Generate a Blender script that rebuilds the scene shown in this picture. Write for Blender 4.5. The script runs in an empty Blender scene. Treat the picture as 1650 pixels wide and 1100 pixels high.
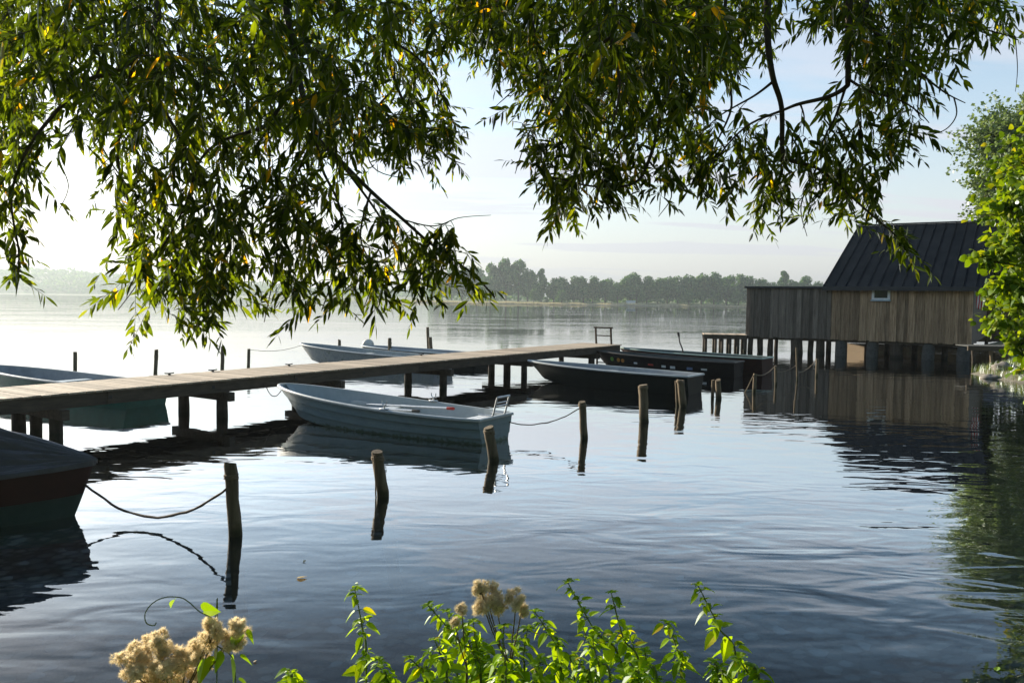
import bpy, math, random
import numpy as np
from mathutils import Vector, Matrix, noise
from mathutils.kdtree import KDTree

R = math.radians
random.seed(11)
sc = bpy.context.scene
col = sc.collection

# ------------------------------------------------------------------ camera
CAMH = 2.5
F = 1295.0                       # focal length in pixels of a 1650 wide frame
pitch = math.atan((550 - 483) / F)
roll = math.atan(0.0145)
fwd = Vector((0, math.cos(pitch), -math.sin(pitch)))
r0 = Vector((1, 0, 0)); u0 = Vector((0, math.sin(pitch), math.cos(pitch)))
rgt = r0 * math.cos(roll) + u0 * math.sin(roll)
upv = u0 * math.cos(roll) - r0 * math.sin(roll)
CAM = Vector((0, 0, CAMH))
cam = bpy.data.cameras.new('camera')
cam.sensor_width = 36; cam.lens = F / 1650 * 36
cam.clip_start = 0.05; cam.clip_end = 8000
co = bpy.data.objects.new('camera', cam); col.objects.link(co)
m = Matrix((rgt, upv, -fwd)).transposed().to_4x4(); m.translation = CAM
co.matrix_world = m
sc.camera = co

def ray(px, py):
    return (fwd * F + rgt * (px - 825) + upv * (550 - py)) / F
def at(px, py, Y):               # the point seen at a pixel, Y metres out
    d = ray(px, py); return CAM + d * (Y / d.y)
def gp(px, py, h=0.0):           # the point seen at a pixel, h metres above the water
    d = ray(px, py); return CAM + d * ((h - CAMH) / d.z)
def proj(p):
    d = p - CAM; w = d.dot(fwd)
    if w < 0.05: return (-9999, -9999)
    return (825 + F * d.dot(rgt) / w, 550 - F * d.dot(upv) / w)

# ------------------------------------------------------------------ helpers
class MB:
    def __init__(s): s.v = []; s.f = []; s.mi = []
    def face(s, idx, mi=0): s.f.append(tuple(idx)); s.mi.append(mi)
    def quadv(s, a, b, c, d, mi=0):
        n = len(s.v); s.v += [a, b, c, d]; s.face((n, n+1, n+2, n+3), mi)
    def box(s, x0, x1, y0, y1, z0, z1, mi=0, M=None, bev=0.0):
        n = len(s.v)
        if bev <= 0:
            P = [Vector((x, y, z)) for z in (z0, z1) for y in (y0, y1) for x in (x0, x1)]
            if M: P = [M @ p for p in P]
            s.v += P
            for q in ((0,2,3,1),(4,5,7,6),(0,1,5,4),(2,6,7,3),(0,4,6,2),(1,3,7,5)):
                s.face([n+i for i in q], mi)
        else:
            bm = __import__('bmesh').new()
            import bmesh
            bmesh.ops.create_cube(bm, size=1)
            for v in bm.verts:
                v.co = Vector(((x0+x1)/2+v.co.x*(x1-x0), (y0+y1)/2+v.co.y*(y1-y0), (z0+z1)/2+v.co.z*(z1-z0)))
            bmesh.ops.bevel(bm, geom=bm.edges[:], offset=bev, segments=1, affect='EDGES')
            bm.verts.index_update()
            s.v += [(M @ v.co if M else v.co.copy()) for v in bm.verts]
            for f in bm.faces: s.face([n+v.index for v in f.verts], mi)
            bm.free()
    def tube(s, pts, rad, n=8, mi=0, caps=True, wob=0.0, flat=1.0):
        pts = [Vector(p) for p in pts]
        k = len(pts)
        if not hasattr(rad, '__len__'): rad = [rad]*k
        base = len(s.v)
        t0 = (pts[1]-pts[0]).normalized()
        a = Vector((0,0,1)) if abs(t0.z) < 0.9 else Vector((1,0,0))
        N = (a - t0*a.dot(t0)).normalized()
        for i, p in enumerate(pts):
            t = (pts[min(i+1,k-1)] - pts[max(i-1,0)])
            if t.length < 1e-9: t = t0.copy()
            t.normalize()
            N = N - t*N.dot(t)
            if N.length < 1e-6: N = t.orthogonal()
            N.normalize(); B = t.cross(N)
            for j in range(n):
                an = 2*math.pi*j/n
                r = rad[i]*(1 + (wob*noise.noise(p*7+Vector((j*3.1,0,0))) if wob else 0))
                s.v.append(p + N*(math.cos(an)*r) + B*(math.sin(an)*r*flat))
        for i in range(k-1):
            for j in range(n):
                j2 = (j+1) % n
                s.face((base+i*n+j, base+i*n+j2, base+(i+1)*n+j2, base+(i+1)*n+j), mi)
        if caps:
            s.face([base+j for j in range(n)][::-1], mi)
            s.face([base+(k-1)*n+j for j in range(n)], mi)
    def sphere(s, c, r, nu=16, nv=10, mi=0):
        base = len(s.v)
        for i in range(nv+1):
            th = math.pi*i/nv
            for j in range(nu):
                ph = 2*math.pi*j/nu
                s.v.append(Vector(c)+Vector((math.sin(th)*math.cos(ph), math.sin(th)*math.sin(ph), math.cos(th)))*r)
        for i in range(nv):
            for j in range(nu):
                j2=(j+1)%nu
                s.face((base+i*nu+j, base+(i+1)*nu+j, base+(i+1)*nu+j2, base+i*nu+j2), mi)
    def build(s, name, mats, parent=None, world=False, smooth=False, loc=None):
        me = bpy.data.meshes.new(name)
        V = s.v
        if world and parent is not None:
            inv = parent.matrix_basis.inverted(); V = [inv @ Vector(p) for p in V]
        if loc is not None:
            L = Vector(loc); V = [Vector(p)-L for p in V]
        me.from_pydata([tuple(p) for p in V], [], s.f)
        if not isinstance(mats, (list, tuple)): mats = [mats]
        for mt in mats: me.materials.append(mt)
        if len(mats) > 1: me.polygons.foreach_set('material_index', s.mi)
        if smooth:
            me.polygons.foreach_set('use_smooth', [True]*len(s.f))
            if len(s.f) < 4000: me.set_sharp_from_angle(angle=R(55))
        me.update()
        o = bpy.data.objects.new(name, me); col.objects.link(o)
        if parent is not None: o.parent = parent
        if loc is not None: o.location = loc
        return o

def tag(o, label=None, cat=None, group=None, kind=None):
    if label: o['label'] = label
    if cat: o['category'] = cat
    if group: o['group'] = group
    if kind: o['kind'] = kind
    return o
def thing(name, label, cat, loc=(0,0,0), rz=0.0, group=None):
    o = bpy.data.objects.new(name, None); col.objects.link(o)
    o.empty_display_size = 0.2
    o.matrix_basis = Matrix.Translation(Vector(loc)) @ Matrix.Rotation(rz, 4, 'Z')
    return tag(o, label, cat, group)
def copy_tree(o, parent=None):
    c = o.copy(); col.objects.link(c); c.parent = parent
    for ch in o.children: copy_tree(ch, c)
    return c

# ------------------------------------------------------------------ materials
def newmat(name):
    mt = bpy.data.materials.new(name); mt.use_nodes = True
    nt = mt.node_tree; nt.nodes.clear()
    out = nt.nodes.new('ShaderNodeOutputMaterial')
    return mt, nt, out
def N(nt, typ, **kw):
    n = nt.nodes.new(typ)
    for k, v in kw.items():
        if k in n.inputs: n.inputs[k].default_value = v
        else: setattr(n, k, v)
    return n
def ramp(nt, stops, interp='LINEAR'):
    n = nt.nodes.new('ShaderNodeValToRGB'); cr = n.color_ramp; cr.interpolation = interp
    while len(cr.elements) > 1: cr.elements.remove(cr.elements[-1])
    cr.elements[0].position = stops[0][0]; cr.elements[0].color = (*stops[0][1], 1)
    for p, c in stops[1:]:
        e = cr.elements.new(p); e.color = (*c, 1)
    return n
def surf(name, c1, c2, scale=8, rough=0.7, stretch=(1,1,1), bump=0.2, bscale=None, island=0.0, spec=0.3, metal=0.0, c3=None, detail=6, bdist=0.01):
    """painted or raw surface: two tones broken up by noise, island to island variation, bump"""
    mt, nt, out = newmat(name); L = nt.links
    tc = N(nt, 'ShaderNodeTexCoord'); mp = N(nt, 'ShaderNodeMapping')
    mp.inputs['Scale'].default_value = stretch
    L.new(tc.outputs['Object'], mp.inputs['Vector'])
    nz = N(nt, 'ShaderNodeTexNoise', Scale=scale, Detail=detail, Roughness=0.65)
    L.new(mp.outputs[0], nz.inputs['Vector'])
    stops = [(0.32, c1), (0.68, c2)]
    if c3: stops = [(0.3, c1), (0.55, c2), (0.72, c3)]
    rp = ramp(nt, stops); L.new(nz.outputs['Fac'], rp.inputs[0])
    colout = rp.outputs[0]
    if island > 0:
        ge = N(nt, 'ShaderNodeNewGeometry')
        mr = N(nt, 'ShaderNodeMapRange'); mr.inputs['To Min'].default_value = 1-island; mr.inputs['To Max'].default_value = 1+island
        L.new(ge.outputs['Random Per Island'], mr.inputs['Value'])
        hs = N(nt, 'ShaderNodeHueSaturation'); L.new(colout, hs.inputs['Color']); L.new(mr.outputs[0], hs.inputs['Value'])
        colout = hs.outputs[0]
    b = N(nt, 'ShaderNodeBsdfPrincipled', Roughness=rough, Metallic=metal)
    b.inputs['Specular IOR Level'].default_value = spec
    L.new(colout, b.inputs['Base Color'])
    if bump > 0:
        n2 = N(nt, 'ShaderNodeTexNoise', Scale=bscale or scale*2.5, Detail=8, Roughness=0.7)
        L.new(mp.outputs[0], n2.inputs['Vector'])
        bp = N(nt, 'ShaderNodeBump', Strength=bump, Distance=bdist)
        L.new(n2.outputs['Fac'], bp.inputs['Height']); L.new(bp.outputs[0], b.inputs['Normal'])
    L.new(b.outputs[0], out.inputs['Surface'])
    return mt
def leafmat(name, stops, trans=0.5, tint=(1.25,1.2,0.5), gloss=0.35, rough=0.5):
    mt, nt, out = newmat(name); L = nt.links
    ge = N(nt, 'ShaderNodeNewGeometry')
    rp = ramp(nt, stops); L.new(ge.outputs['Random Per Island'], rp.inputs[0])
    df = N(nt, 'ShaderNodeBsdfDiffuse'); L.new(rp.outputs[0], df.inputs['Color'])
    mx = N(nt, 'ShaderNodeMix', data_type='RGBA', blend_type='MULTIPLY'); mx.inputs[0].default_value = 1
    L.new(rp.outputs[0], mx.inputs[6]); mx.inputs[7].default_value = (*tint, 1)
    tr = N(nt, 'ShaderNodeBsdfTranslucent'); L.new(mx.outputs[2], tr.inputs['Color'])
    ms = N(nt, 'ShaderNodeMixShader'); ms.inputs[0].default_value = trans
    L.new(df.outputs[0], ms.inputs[1]); L.new(tr.outputs[0], ms.inputs[2])
    gl = N(nt, 'ShaderNodeBsdfGlossy', Roughness=rough); gl.inputs['Color'].default_value = (0.9,0.95,1,1)
    fr = N(nt, 'ShaderNodeFresnel', IOR=1.35)
    gm = N(nt, 'ShaderNodeMath', operation='MULTIPLY'); L.new(fr.outputs[0], gm.inputs[0]); gm.inputs[1].default_value = gloss
    m2 = N(nt, 'ShaderNodeMixShader'); L.new(gm.outputs[0], m2.inputs[0])
    L.new(ms.outputs[0], m2.inputs[1]); L.new(gl.outputs[0], m2.inputs[2])
    L.new(m2.outputs[0], out.inputs['Surface'])
    return mt

M = {}
M['willow'] = leafmat('willow_leaf', [(0,(0.014,0.022,0.006)),(0.35,(0.027,0.042,0.008)),(0.8,(0.052,0.074,0.011)),(0.975,(0.095,0.108,0.014)),(0.985,(0.34,0.24,0.015)),(1.0,(0.38,0.17,0.015))], 0.62, (4.0,3.8,0.42), gloss=0.10)
M['lime'] = leafmat('lime_leaf', [(0,(0.07,0.13,0.010)),(0.6,(0.15,0.23,0.012)),(0.95,(0.23,0.28,0.015)),(1.0,(0.32,0.28,0.02))], 0.5, (1.7,1.6,0.35), gloss=0.15)
M['poplar'] = leafmat('poplar_leaf', [(0,(0.08,0.13,0.05)),(0.5,(0.14,0.20,0.08)),(1.0,(0.22,0.28,0.13))], 0.4, (1.3,1.3,0.6), gloss=0.15)
M['nettle'] = leafmat('nettle_leaf', [(0,(0.09,0.17,0.012)),(0.4,(0.20,0.33,0.015)),(0.6,(0.25,0.40,0.015)),(0.96,(0.32,0.43,0.02)),(1.0,(0.42,0.32,0.03))], 0.58, (2.1,1.85,0.25), gloss=0.05)
M['heart'] = leafmat('bindweed_leaf', [(0,(0.18,0.34,0.02)),(1.0,(0.26,0.40,0.02))], 0.6, (1.6,1.5,0.25))
M['fluff'] = leafmat('seed_fluff', [(0,(0.64,0.53,0.35)),(0.6,(0.84,0.74,0.54)),(1.0,(0.92,0.86,0.70))], 0.5, (1.08,1.03,0.88), gloss=0.0)
M['fartree'] = leafmat('far_leaf', [(0,(0.030,0.095,0.032)),(0.5,(0.085,0.18,0.055)),(1.0,(0.18,0.28,0.085))], 0.25, (1.2,1.2,0.6), gloss=0.0)
M['reed'] = leafmat('pale_reed', [(0,(0.36,0.32,0.20)),(0.6,(0.52,0.47,0.32)),(1.0,(0.66,0.60,0.44))], 0.4, (1.1,1.05,0.8), gloss=0.0)
M['grass'] = leafmat('grass_blade', [(0,(0.07,0.13,0.02)),(0.6,(0.14,0.20,0.03)),(1.0,(0.28,0.26,0.08))], 0.4, (1.2,1.2,0.5))
M['bark'] = surf('bark', (0.035,0.026,0.018), (0.085,0.065,0.045), 14, 0.9, (1,1,0.3), 0.6)
M['twig'] = surf('twig_bark', (0.03,0.022,0.014), (0.07,0.05,0.03), 30, 0.8, bump=0)
M['stem'] = surf('plant_stem', (0.09,0.13,0.03), (0.14,0.17,0.05), 30, 0.7, bump=0)
M['drystem'] = surf('dry_stem', (0.10,0.07,0.035), (0.17,0.12,0.06), 30, 0.7, bump=0)
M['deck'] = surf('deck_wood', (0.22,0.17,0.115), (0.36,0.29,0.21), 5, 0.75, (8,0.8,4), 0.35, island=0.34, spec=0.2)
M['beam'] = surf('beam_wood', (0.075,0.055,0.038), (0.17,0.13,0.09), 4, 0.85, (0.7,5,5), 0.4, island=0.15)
M['pile'] = surf('pile_wood', (0.05,0.038,0.028), (0.13,0.10,0.07), 9, 0.9, (1,1,0.18), 0.6, island=0.15)
M['post'] = surf('post_wood', (0.15,0.11,0.065), (0.34,0.26,0.16), 10, 0.85, (1.5,1.5,0.16), 0.6, bdist=0.012)
def wet_foot(name, z0, z1, k):
    mt = M[name]; nt = mt.node_tree; L = nt.links
    b = [n for n in nt.nodes if n.type == 'BSDF_PRINCIPLED'][0]
    src = b.inputs['Base Color'].links[0].from_socket
    ge = N(nt, 'ShaderNodeNewGeometry'); sx = N(nt, 'ShaderNodeSeparateXYZ'); L.new(ge.outputs['Position'], sx.inputs[0])
    nz = N(nt, 'ShaderNodeTexNoise', Scale=14.0, Detail=3); L.new(ge.outputs['Position'], nz.inputs['Vector'])
    ad = N(nt, 'ShaderNodeMath', operation='MULTIPLY_ADD'); L.new(nz.outputs['Fac'], ad.inputs[0]); ad.inputs[1].default_value = -0.16; L.new(sx.outputs['Z'], ad.inputs[2])
    mr = N(nt, 'ShaderNodeMapRange'); mr.inputs['From Min'].default_value = z0-0.08; mr.inputs['From Max'].default_value = z1-0.08
    L.new(ad.outputs[0], mr.inputs['Value'])
    mx = N(nt, 'ShaderNodeMix', data_type='RGBA', blend_type='MULTIPLY'); mx.inputs[0].default_value = 1
    rp = ramp(nt, [(0,k),(1,(1,1,1))]); L.new(mr.outputs[0], rp.inputs[0])
    L.new(src, mx.inputs[6]); L.new(rp.outputs[0], mx.inputs[7]); L.new(mx.outputs[2], b.inputs['Base Color'])
wet_foot('post', 0.05, 0.16, (0.30,0.36,0.26)); wet_foot('pile', 0.08, 0.22, (0.4,0.48,0.34))
M['rope'] = surf('rope_fibre', (0.14,0.10,0.06), (0.26,0.20,0.13), 90, 0.9, bump=0.5)
M['chain'] = surf('rusty_rope', (0.05,0.035,0.025), (0.12,0.08,0.05), 90, 0.8, bump=0.5)
M['boat_pale'] = surf('pale_boat_paint', (0.27,0.37,0.41), (0.34,0.46,0.50), 3, 0.42, (1,1,2.2), 0.12, bscale=12, c3=(0.30,0.37,0.36), spec=0.15)
M['boat_inside'] = surf('pale_boat_inside', (0.46,0.51,0.52), (0.58,0.62,0.62), 4, 0.5, bump=0.1)
M['rim_pale'] = surf('pale_rim', (0.52,0.56,0.56), (0.66,0.69,0.68), 6, 0.4, bump=0.08)
M['boat_dark'] = surf('dark_green_paint', (0.012,0.022,0.020), (0.026,0.038,0.034), 4, 0.45, bump=0.12, spec=0.08)
M['boat_black'] = surf('black_boat_paint', (0.011,0.013,0.015), (0.025,0.027,0.030), 4, 0.45, bump=0.12, spec=0.08)
M['dark_inside'] = surf('dark_boat_inside', (0.10,0.12,0.12), (0.18,0.20,0.19), 4, 0.6, bump=0.15)
M['grey_inside'] = surf('grey_boat_inside', (0.30,0.33,0.36), (0.44,0.47,0.50), 4, 0.6, bump=0.15)
M['boat_teal'] = surf('teal_boat_paint', (0.012,0.16,0.11), (0.025,0.24,0.17), 4, 0.45, bump=0.12)
M['boat_old'] = surf('weathered_boat_paint', (0.28,0.33,0.36), (0.46,0.50,0.50), 5, 0.6, bump=0.2, c3=(0.16,0.20,0.14))
M['red_paint'] = surf('dull_red_paint', (0.10,0.022,0.014), (0.17,0.04,0.025), 5, 0.55, bump=0.15)
M['hull_teal'] = surf('faded_teal_paint', (0.05,0.12,0.11), (0.10,0.18,0.165), 5, 0.55, bump=0.15)
M['redbrown'] = surf('red_brown_paint', (0.045,0.016,0.014), (0.07,0.026,0.02), 5, 0.5, bump=0.1, spec=0.08)
M['greenrim'] = surf('green_white_rim', (0.30,0.42,0.36), (0.44,0.54,0.48), 5, 0.5, bump=0.1)
M['tarp'] = surf('tarpaulin', (0.052,0.052,0.057), (0.085,0.085,0.090), 5, 0.34, (0.5,2.2,1.0), bump=0.9, bscale=4.5, spec=0.5, bdist=0.05)
M['wall_grey'] = surf('weathered_boards', (0.13,0.105,0.082), (0.31,0.255,0.20), 2.6, 0.85, (7,7,0.5), 0.4, island=0.42, spec=0.15)
M['wall_brown'] = surf('brown_boards', (0.17,0.105,0.058), (0.45,0.315,0.195), 2.6, 0.85, (7,7,0.5), 0.4, island=0.42, spec=0.15)
M['ochre'] = surf('ochre_boards', (0.30,0.19,0.08), (0.42,0.28,0.13), 3, 0.85, (6,6,0.5), 0.3, island=0.2)
M['roof'] = surf('dark_metal_roof', (0.004,0.007,0.011), (0.012,0.016,0.021), 1.6, 0.8, (1,0.35,1), bump=0.05, spec=0.0)
M['trim_dark'] = surf('dark_trim', (0.02,0.022,0.024), (0.035,0.037,0.04), 4, 0.6, bump=0.05)
M['concrete'] = surf('concrete_pile', (0.08,0.085,0.075), (0.17,0.17,0.155), 5, 0.9, bump=0.3, c3=(0.06,0.065,0.045))
M['white'] = surf('white_paint', (0.62,0.63,0.62), (0.76,0.76,0.75), 6, 0.5, bump=0.05)
M['bluegrey'] = surf('blue_grey_paint', (0.30,0.38,0.42), (0.40,0.47,0.50), 6, 0.5, bump=0.05)
M['alu'] = surf('dull_aluminium', (0.42,0.43,0.44), (0.58,0.59,0.60), 9, 0.38, bump=0.05, metal=0.7)
M['iron'] = surf('black_iron', (0.02,0.02,0.02), (0.05,0.045,0.04), 12, 0.6, bump=0.1)
M['redgrip'] = surf('red_grip', (0.34,0.025,0.018), (0.44,0.045,0.03), 9, 0.5, bump=0.05)
M['buoy'] = surf('old_buoy', (0.50,0.46,0.38), (0.68,0.65,0.58), 6, 0.6, bump=0.1)
M['stone'] = surf('stone', (0.22,0.19,0.155), (0.42,0.38,0.32), 6, 0.9, bump=0.5, bdist=0.03)
M['red'] = surf('flag_red', (0.42,0.03,0.03), (0.5,0.05,0.05), 6, 0.8, bump=0)
M['green_sticker'] = surf('green_sticker', (0.10,0.26,0.03), (0.14,0.32,0.04), 6, 0.5, bump=0)
M['yellow_sticker'] = surf('orange_sticker', (0.42,0.16,0.02), (0.5,0.22,0.03), 6, 0.5, bump=0)
M['blue_sticker'] = surf('blue_sticker', (0.10,0.16,0.28), (0.14,0.2,0.34), 6, 0.5, bump=0)
wet_foot('boat_pale', 0.015, 0.07, (0.42,0.45,0.30))
def scale_tone(names, k):
    for n_ in names:
        for nd in M[n_].node_tree.nodes:
            if nd.type == 'VALTORGB' and max(nd.color_ramp.elements[-1].color[:3]) < 0.99:
                for e in nd.color_ramp.elements: e.color = [c*k for c in e.color[:3]]+[1]
scale_tone(['boat_pale'], 0.62); scale_tone(['boat_inside','rim_pale','grey_inside','boat_old','greenrim'], 0.72)
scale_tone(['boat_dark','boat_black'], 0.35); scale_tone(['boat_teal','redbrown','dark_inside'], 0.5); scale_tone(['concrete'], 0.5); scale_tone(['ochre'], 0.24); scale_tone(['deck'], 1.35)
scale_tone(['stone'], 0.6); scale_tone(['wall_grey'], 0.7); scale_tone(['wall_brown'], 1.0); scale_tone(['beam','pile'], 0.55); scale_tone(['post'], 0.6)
scale_tone(['red_paint'], 0.2); scale_tone(['hull_teal'], 0.4); scale_tone(['tarp'], 0.6)
def glass():
    mt, nt, out = newmat('window_glass')
    b = N(nt, 'ShaderNodeBsdfPrincipled', Roughness=0.06); b.inputs['Base Color'].default_value = (0.03,0.03,0.028,1)
    b.inputs['Specular IOR Level'].default_value = 0.8
    nt.links.new(b.outputs[0], out.inputs['Surface']); return mt
M['glass'] = glass()

def ground_mat():
    mt, nt, out = newmat('ground_soil'); L = nt.links
    ge = N(nt, 'ShaderNodeNewGeometry'); sx = N(nt, 'ShaderNodeSeparateXYZ'); L.new(ge.outputs['Position'], sx.inputs[0])
    # bed of cobbles
    vo = N(nt, 'ShaderNodeTexVoronoi', Scale=5.5); vo.inputs['Randomness'].default_value = 1.0
    nzw = N(nt, 'ShaderNodeTexNoise', Scale=5.0, Detail=3)
    ad = N(nt, 'ShaderNodeMix', data_type='RGBA', blend_type='ADD'); ad.inputs[0].default_value = 0.12
    L.new(ge.outputs['Position'], nzw.inputs['Vector']); L.new(ge.outputs['Position'], ad.inputs[6]); L.new(nzw.outputs['Color'], ad.inputs[7])
    L.new(ad.outputs[2], vo.inputs['Vector'])
    hsv = N(nt, 'ShaderNodeSeparateColor'); L.new(vo.outputs['Color'], hsv.inputs[0])
    rc = ramp(nt, [(0,(0.05,0.05,0.045)),(0.45,(0.22,0.20,0.16)),(0.8,(0.42,0.36,0.28)),(1,(0.7,0.64,0.55))]); L.new(hsv.outputs[0], rc.inputs[0])
    re = ramp(nt, [(0.0,(1,1,1)),(0.45,(0.8,0.8,0.8)),(0.62,(0.25,0.25,0.22))]); L.new(vo.outputs['Distance'], re.inputs[0])
    mu = N(nt, 'ShaderNodeMix', data_type='RGBA', blend_type='MULTIPLY'); mu.inputs[0].default_value = 1
    L.new(rc.outputs[0], mu.inputs[6]); L.new(re.outputs[0], mu.inputs[7])
    # land
    nz = N(nt, 'ShaderNodeTexNoise', Scale=3.0, Detail=8, Roughness=0.7); L.new(ge.outputs['Position'], nz.inputs['Vector'])
    rs = ramp(nt, [(0.3,(0.11,0.095,0.06)),(0.7,(0.20,0.175,0.115))]); L.new(nz.outputs['Fac'], rs.inputs[0])
    rg = ramp(nt, [(0.3,(0.05,0.075,0.02)),(0.55,(0.10,0.13,0.03)),(0.75,(0.17,0.17,0.06))]); L.new(nz.outputs['Fac'], rg.inputs[0])
    mr = N(nt, 'ShaderNodeMapRange'); mr.inputs['From Min'].default_value = 0.12; mr.inputs['From Max'].default_value = 0.6
    L.new(sx.outputs['Z'], mr.inputs['Value'])
    ml = N(nt, 'ShaderNodeMix', data_type='RGBA'); L.new(mr.outputs[0], ml.inputs[0]); L.new(rs.outputs[0], ml.inputs[6]); L.new(rg.outputs[0], ml.inputs[7])
    mr2 = N(nt, 'ShaderNodeMapRange'); mr2.inputs['From Min'].default_value = -0.05; mr2.inputs['From Max'].default_value = 0.06
    L.new(sx.outputs['Z'], mr2.inputs['Value'])
    mf = N(nt, 'ShaderNodeMix', data_type='RGBA'); L.new(mr2.outputs[0], mf.inputs[0]); L.new(mu.outputs[2], mf.inputs[6]); L.new(ml.outputs[2], mf.inputs[7])
    b = N(nt, 'ShaderNodeBsdfPrincipled', Roughness=0.95); L.new(mf.outputs[2], b.inputs['Base Color'])
    bp = N(nt, 'ShaderNodeBump', Strength=0.6, Distance=0.04); L.new(nz.outputs['Fac'], bp.inputs['Height']); L.new(bp.outputs[0], b.inputs['Normal'])
    L.new(b.outputs[0], out.inputs['Surface']); return mt
M['ground'] = ground_mat()

def water_mat():
    mt, nt, out = newmat('lake_water'); L = nt.links
    ge = N(nt, 'ShaderNodeNewGeometry')
    def nz(scale, sx, sy, rot, det, rgh, dist=0.0):
        mp = N(nt, 'ShaderNodeMapping'); mp.inputs['Scale'].default_value = (sx, sy, 1); mp.inputs['Rotation'].default_value = (0,0,R(rot))
        L.new(ge.outputs['Position'], mp.inputs['Vector'])
        n = N(nt, 'ShaderNodeTexNoise', Scale=scale, Detail=det, Roughness=rgh, Distortion=dist); L.new(mp.outputs[0], n.inputs['Vector'])
        return n.outputs['Fac']
    def math_(op, a, b):
        n = N(nt, 'ShaderNodeMath', operation=op)
        for i, x in enumerate((a, b)):
            if isinstance(x, (int, float)): n.inputs[i].default_value = x
            else: L.new(x, n.inputs[i])
        return n.outputs[0]
    big = nz(1.0, 0.95, 2.1, -12, 2, 0.45, 0.5)
    mid = nz(1.0, 1.9, 4.6, 8, 1, 0.5, 0.3)
    fine = nz(1.0, 6, 13, -4, 2, 0.5)
    calm = nz(1.0, 0.05, 0.11, 12, 3, 0.55)
    cr = ramp(nt, [(0.42,(0.18,0.18,0.18)),(0.60,(1,1,1))]); L.new(calm, cr.inputs[0])
    h = math_('ADD', math_('MULTIPLY', big, 0.036), math_('MULTIPLY', mid, 0.0055))
    h = math_('ADD', h, math_('MULTIPLY', fine, 0.0010))
    h = math_('MULTIPLY', h, cr.outputs[0])
    ln = N(nt, 'ShaderNodeVectorMath', operation='LENGTH'); L.new(ge.outputs['Position'], ln.inputs[0])
    sh = ramp(nt, [(0.0,(1,1,1)),(0.09,(1,1,1)),(0.14,(0.42,0.42,0.42)),(0.42,(0.34,0.34,0.34)),(0.9,(0.8,0.8,0.8))])   # calmer in the shelter of the jetty
    L.new(math_('MULTIPLY', ln.outputs['Value'], 0.01), sh.inputs[0]); h = math_('MULTIPLY', h, sh.outputs[0])
    bp = N(nt, 'ShaderNodeBump', Strength=1.0, Distance=1.0); L.new(h, bp.inputs['Height'])
    fr = N(nt, 'ShaderNodeFresnel', IOR=1.5); L.new(bp.outputs[0], fr.inputs['Normal'])
    gl = N(nt, 'ShaderNodeBsdfGlossy', Roughness=0.0); L.new(bp.outputs[0], gl.inputs['Normal'])
    tr = N(nt, 'ShaderNodeBsdfTransparent'); tr.inputs['Color'].default_value = (0.64,0.80,0.90,1)
    df = N(nt, 'ShaderNodeBsdfDiffuse'); df.inputs['Color'].default_value = (0.012,0.022,0.026,1)
    mb = N(nt, 'ShaderNodeMixShader'); mb.inputs[0].default_value = 0.15
    L.new(tr.outputs[0], mb.inputs[1]); L.new(df.outputs[0], mb.inputs[2])
    fm = N(nt, 'ShaderNodeMapRange', interpolation_type='SMOOTHSTEP')
    for k_, v_ in (('From Min',0.09),('From Max',0.36),('To Min',0.04),('To Max',0.97)): fm.inputs[k_].default_value = v_
    L.new(fr.outputs[0], fm.inputs['Value'])
    mx = N(nt, 'ShaderNodeMixShader'); L.new(fm.outputs[0], mx.inputs[0]); L.new(mb.outputs[0], mx.inputs[1]); L.new(gl.outputs[0], mx.inputs[2])
    L.new(mx.outputs[0], out.inputs['Surface']); return mt
M['water'] = water_mat()

# ------------------------------------------------------------------ setting: ground and water
LAKE = [(-60,-12),(-25,1.0),(-8,2.0),(-2,2.7),(1,3.0),(4,3.3),(6.6,5),(9.0,9.5),(11.2,14),(14.6,20.5),(17.0,26.2),(16.7,28.2),(17.2,30.3),(19.6,32.4),
        (22,36),(25,40),(30,52),(60,75),(140,180),(300,330),(420,470),(330,500),(150,492),(40,498),(-30,520),(-90,600),(-160,760),(-300,1000),
        (-620,1250),(-1000,1320),(-1300,800),(-600,100)]
LA = np.array(LAKE, float)
def lake_sd(X, Y):               # signed distance: positive on land
    P = np.stack([X, Y], -1); d2 = np.full(X.shape, 1e18); inside = np.zeros(X.shape, bool)
    for i in range(len(LA)):
        a = LA[i]; b = LA[(i+1) % len(LA)]; e = b-a
        t = np.clip(((P-a)@e)/(e@e), 0, 1); q = P-(a+t[...,None]*e)
        d2 = np.minimum(d2, (q**2).sum(-1))
        c = (a[1] > Y) != (b[1] > Y)
        xi = a[0]+(Y-a[1])*(b[0]-a[0])/(b[1]-a[1] if b[1] != a[1] else 1e-9)
        inside ^= c & (X < xi)
    d = np.sqrt(d2); return np.where(inside, -d, d)
def ground_h(X, Y):
    d = lake_sd(X, Y)
    w = 0.12*np.sin(X*1.3+0.4*Y)*np.cos(Y*1.1) + 0.05*np.sin(3.1*X-2.3*Y)
    bed = -(np.minimum(0.30*(-d), 1.0+0.02*(-d))); bed = np.maximum(bed, -3.5)
    land = np.minimum(0.30*d, 0.85+0.012*np.maximum(d-3, 0)) * (1+0.25*w)
    land = np.minimum(land, 9.0)
    return np.where(d > 0, land, bed*(1+0.1*w))
def gh(x, y): return float(ground_h(np.array([x], float), np.array([y], float))[0])
ang = np.concatenate([np.linspace(-50, 50, 161), np.linspace(54, 306, 64)])
rad = np.concatenate([[0.0], 0.6*1.05**np.arange(0, 171)])
rad = rad[rad < 2700]
A_, R_ = np.meshgrid(np.radians(ang), rad)
GX = R_*np.sin(A_); GY = R_*np.cos(A_); GZ = ground_h(GX, GY)
mb = MB(); na = len(ang); nr = len(rad)
mb.v = [(float(x), float(y), float(z)) for x, y, z in zip(GX.ravel(), GY.ravel(), GZ.ravel())]
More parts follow.
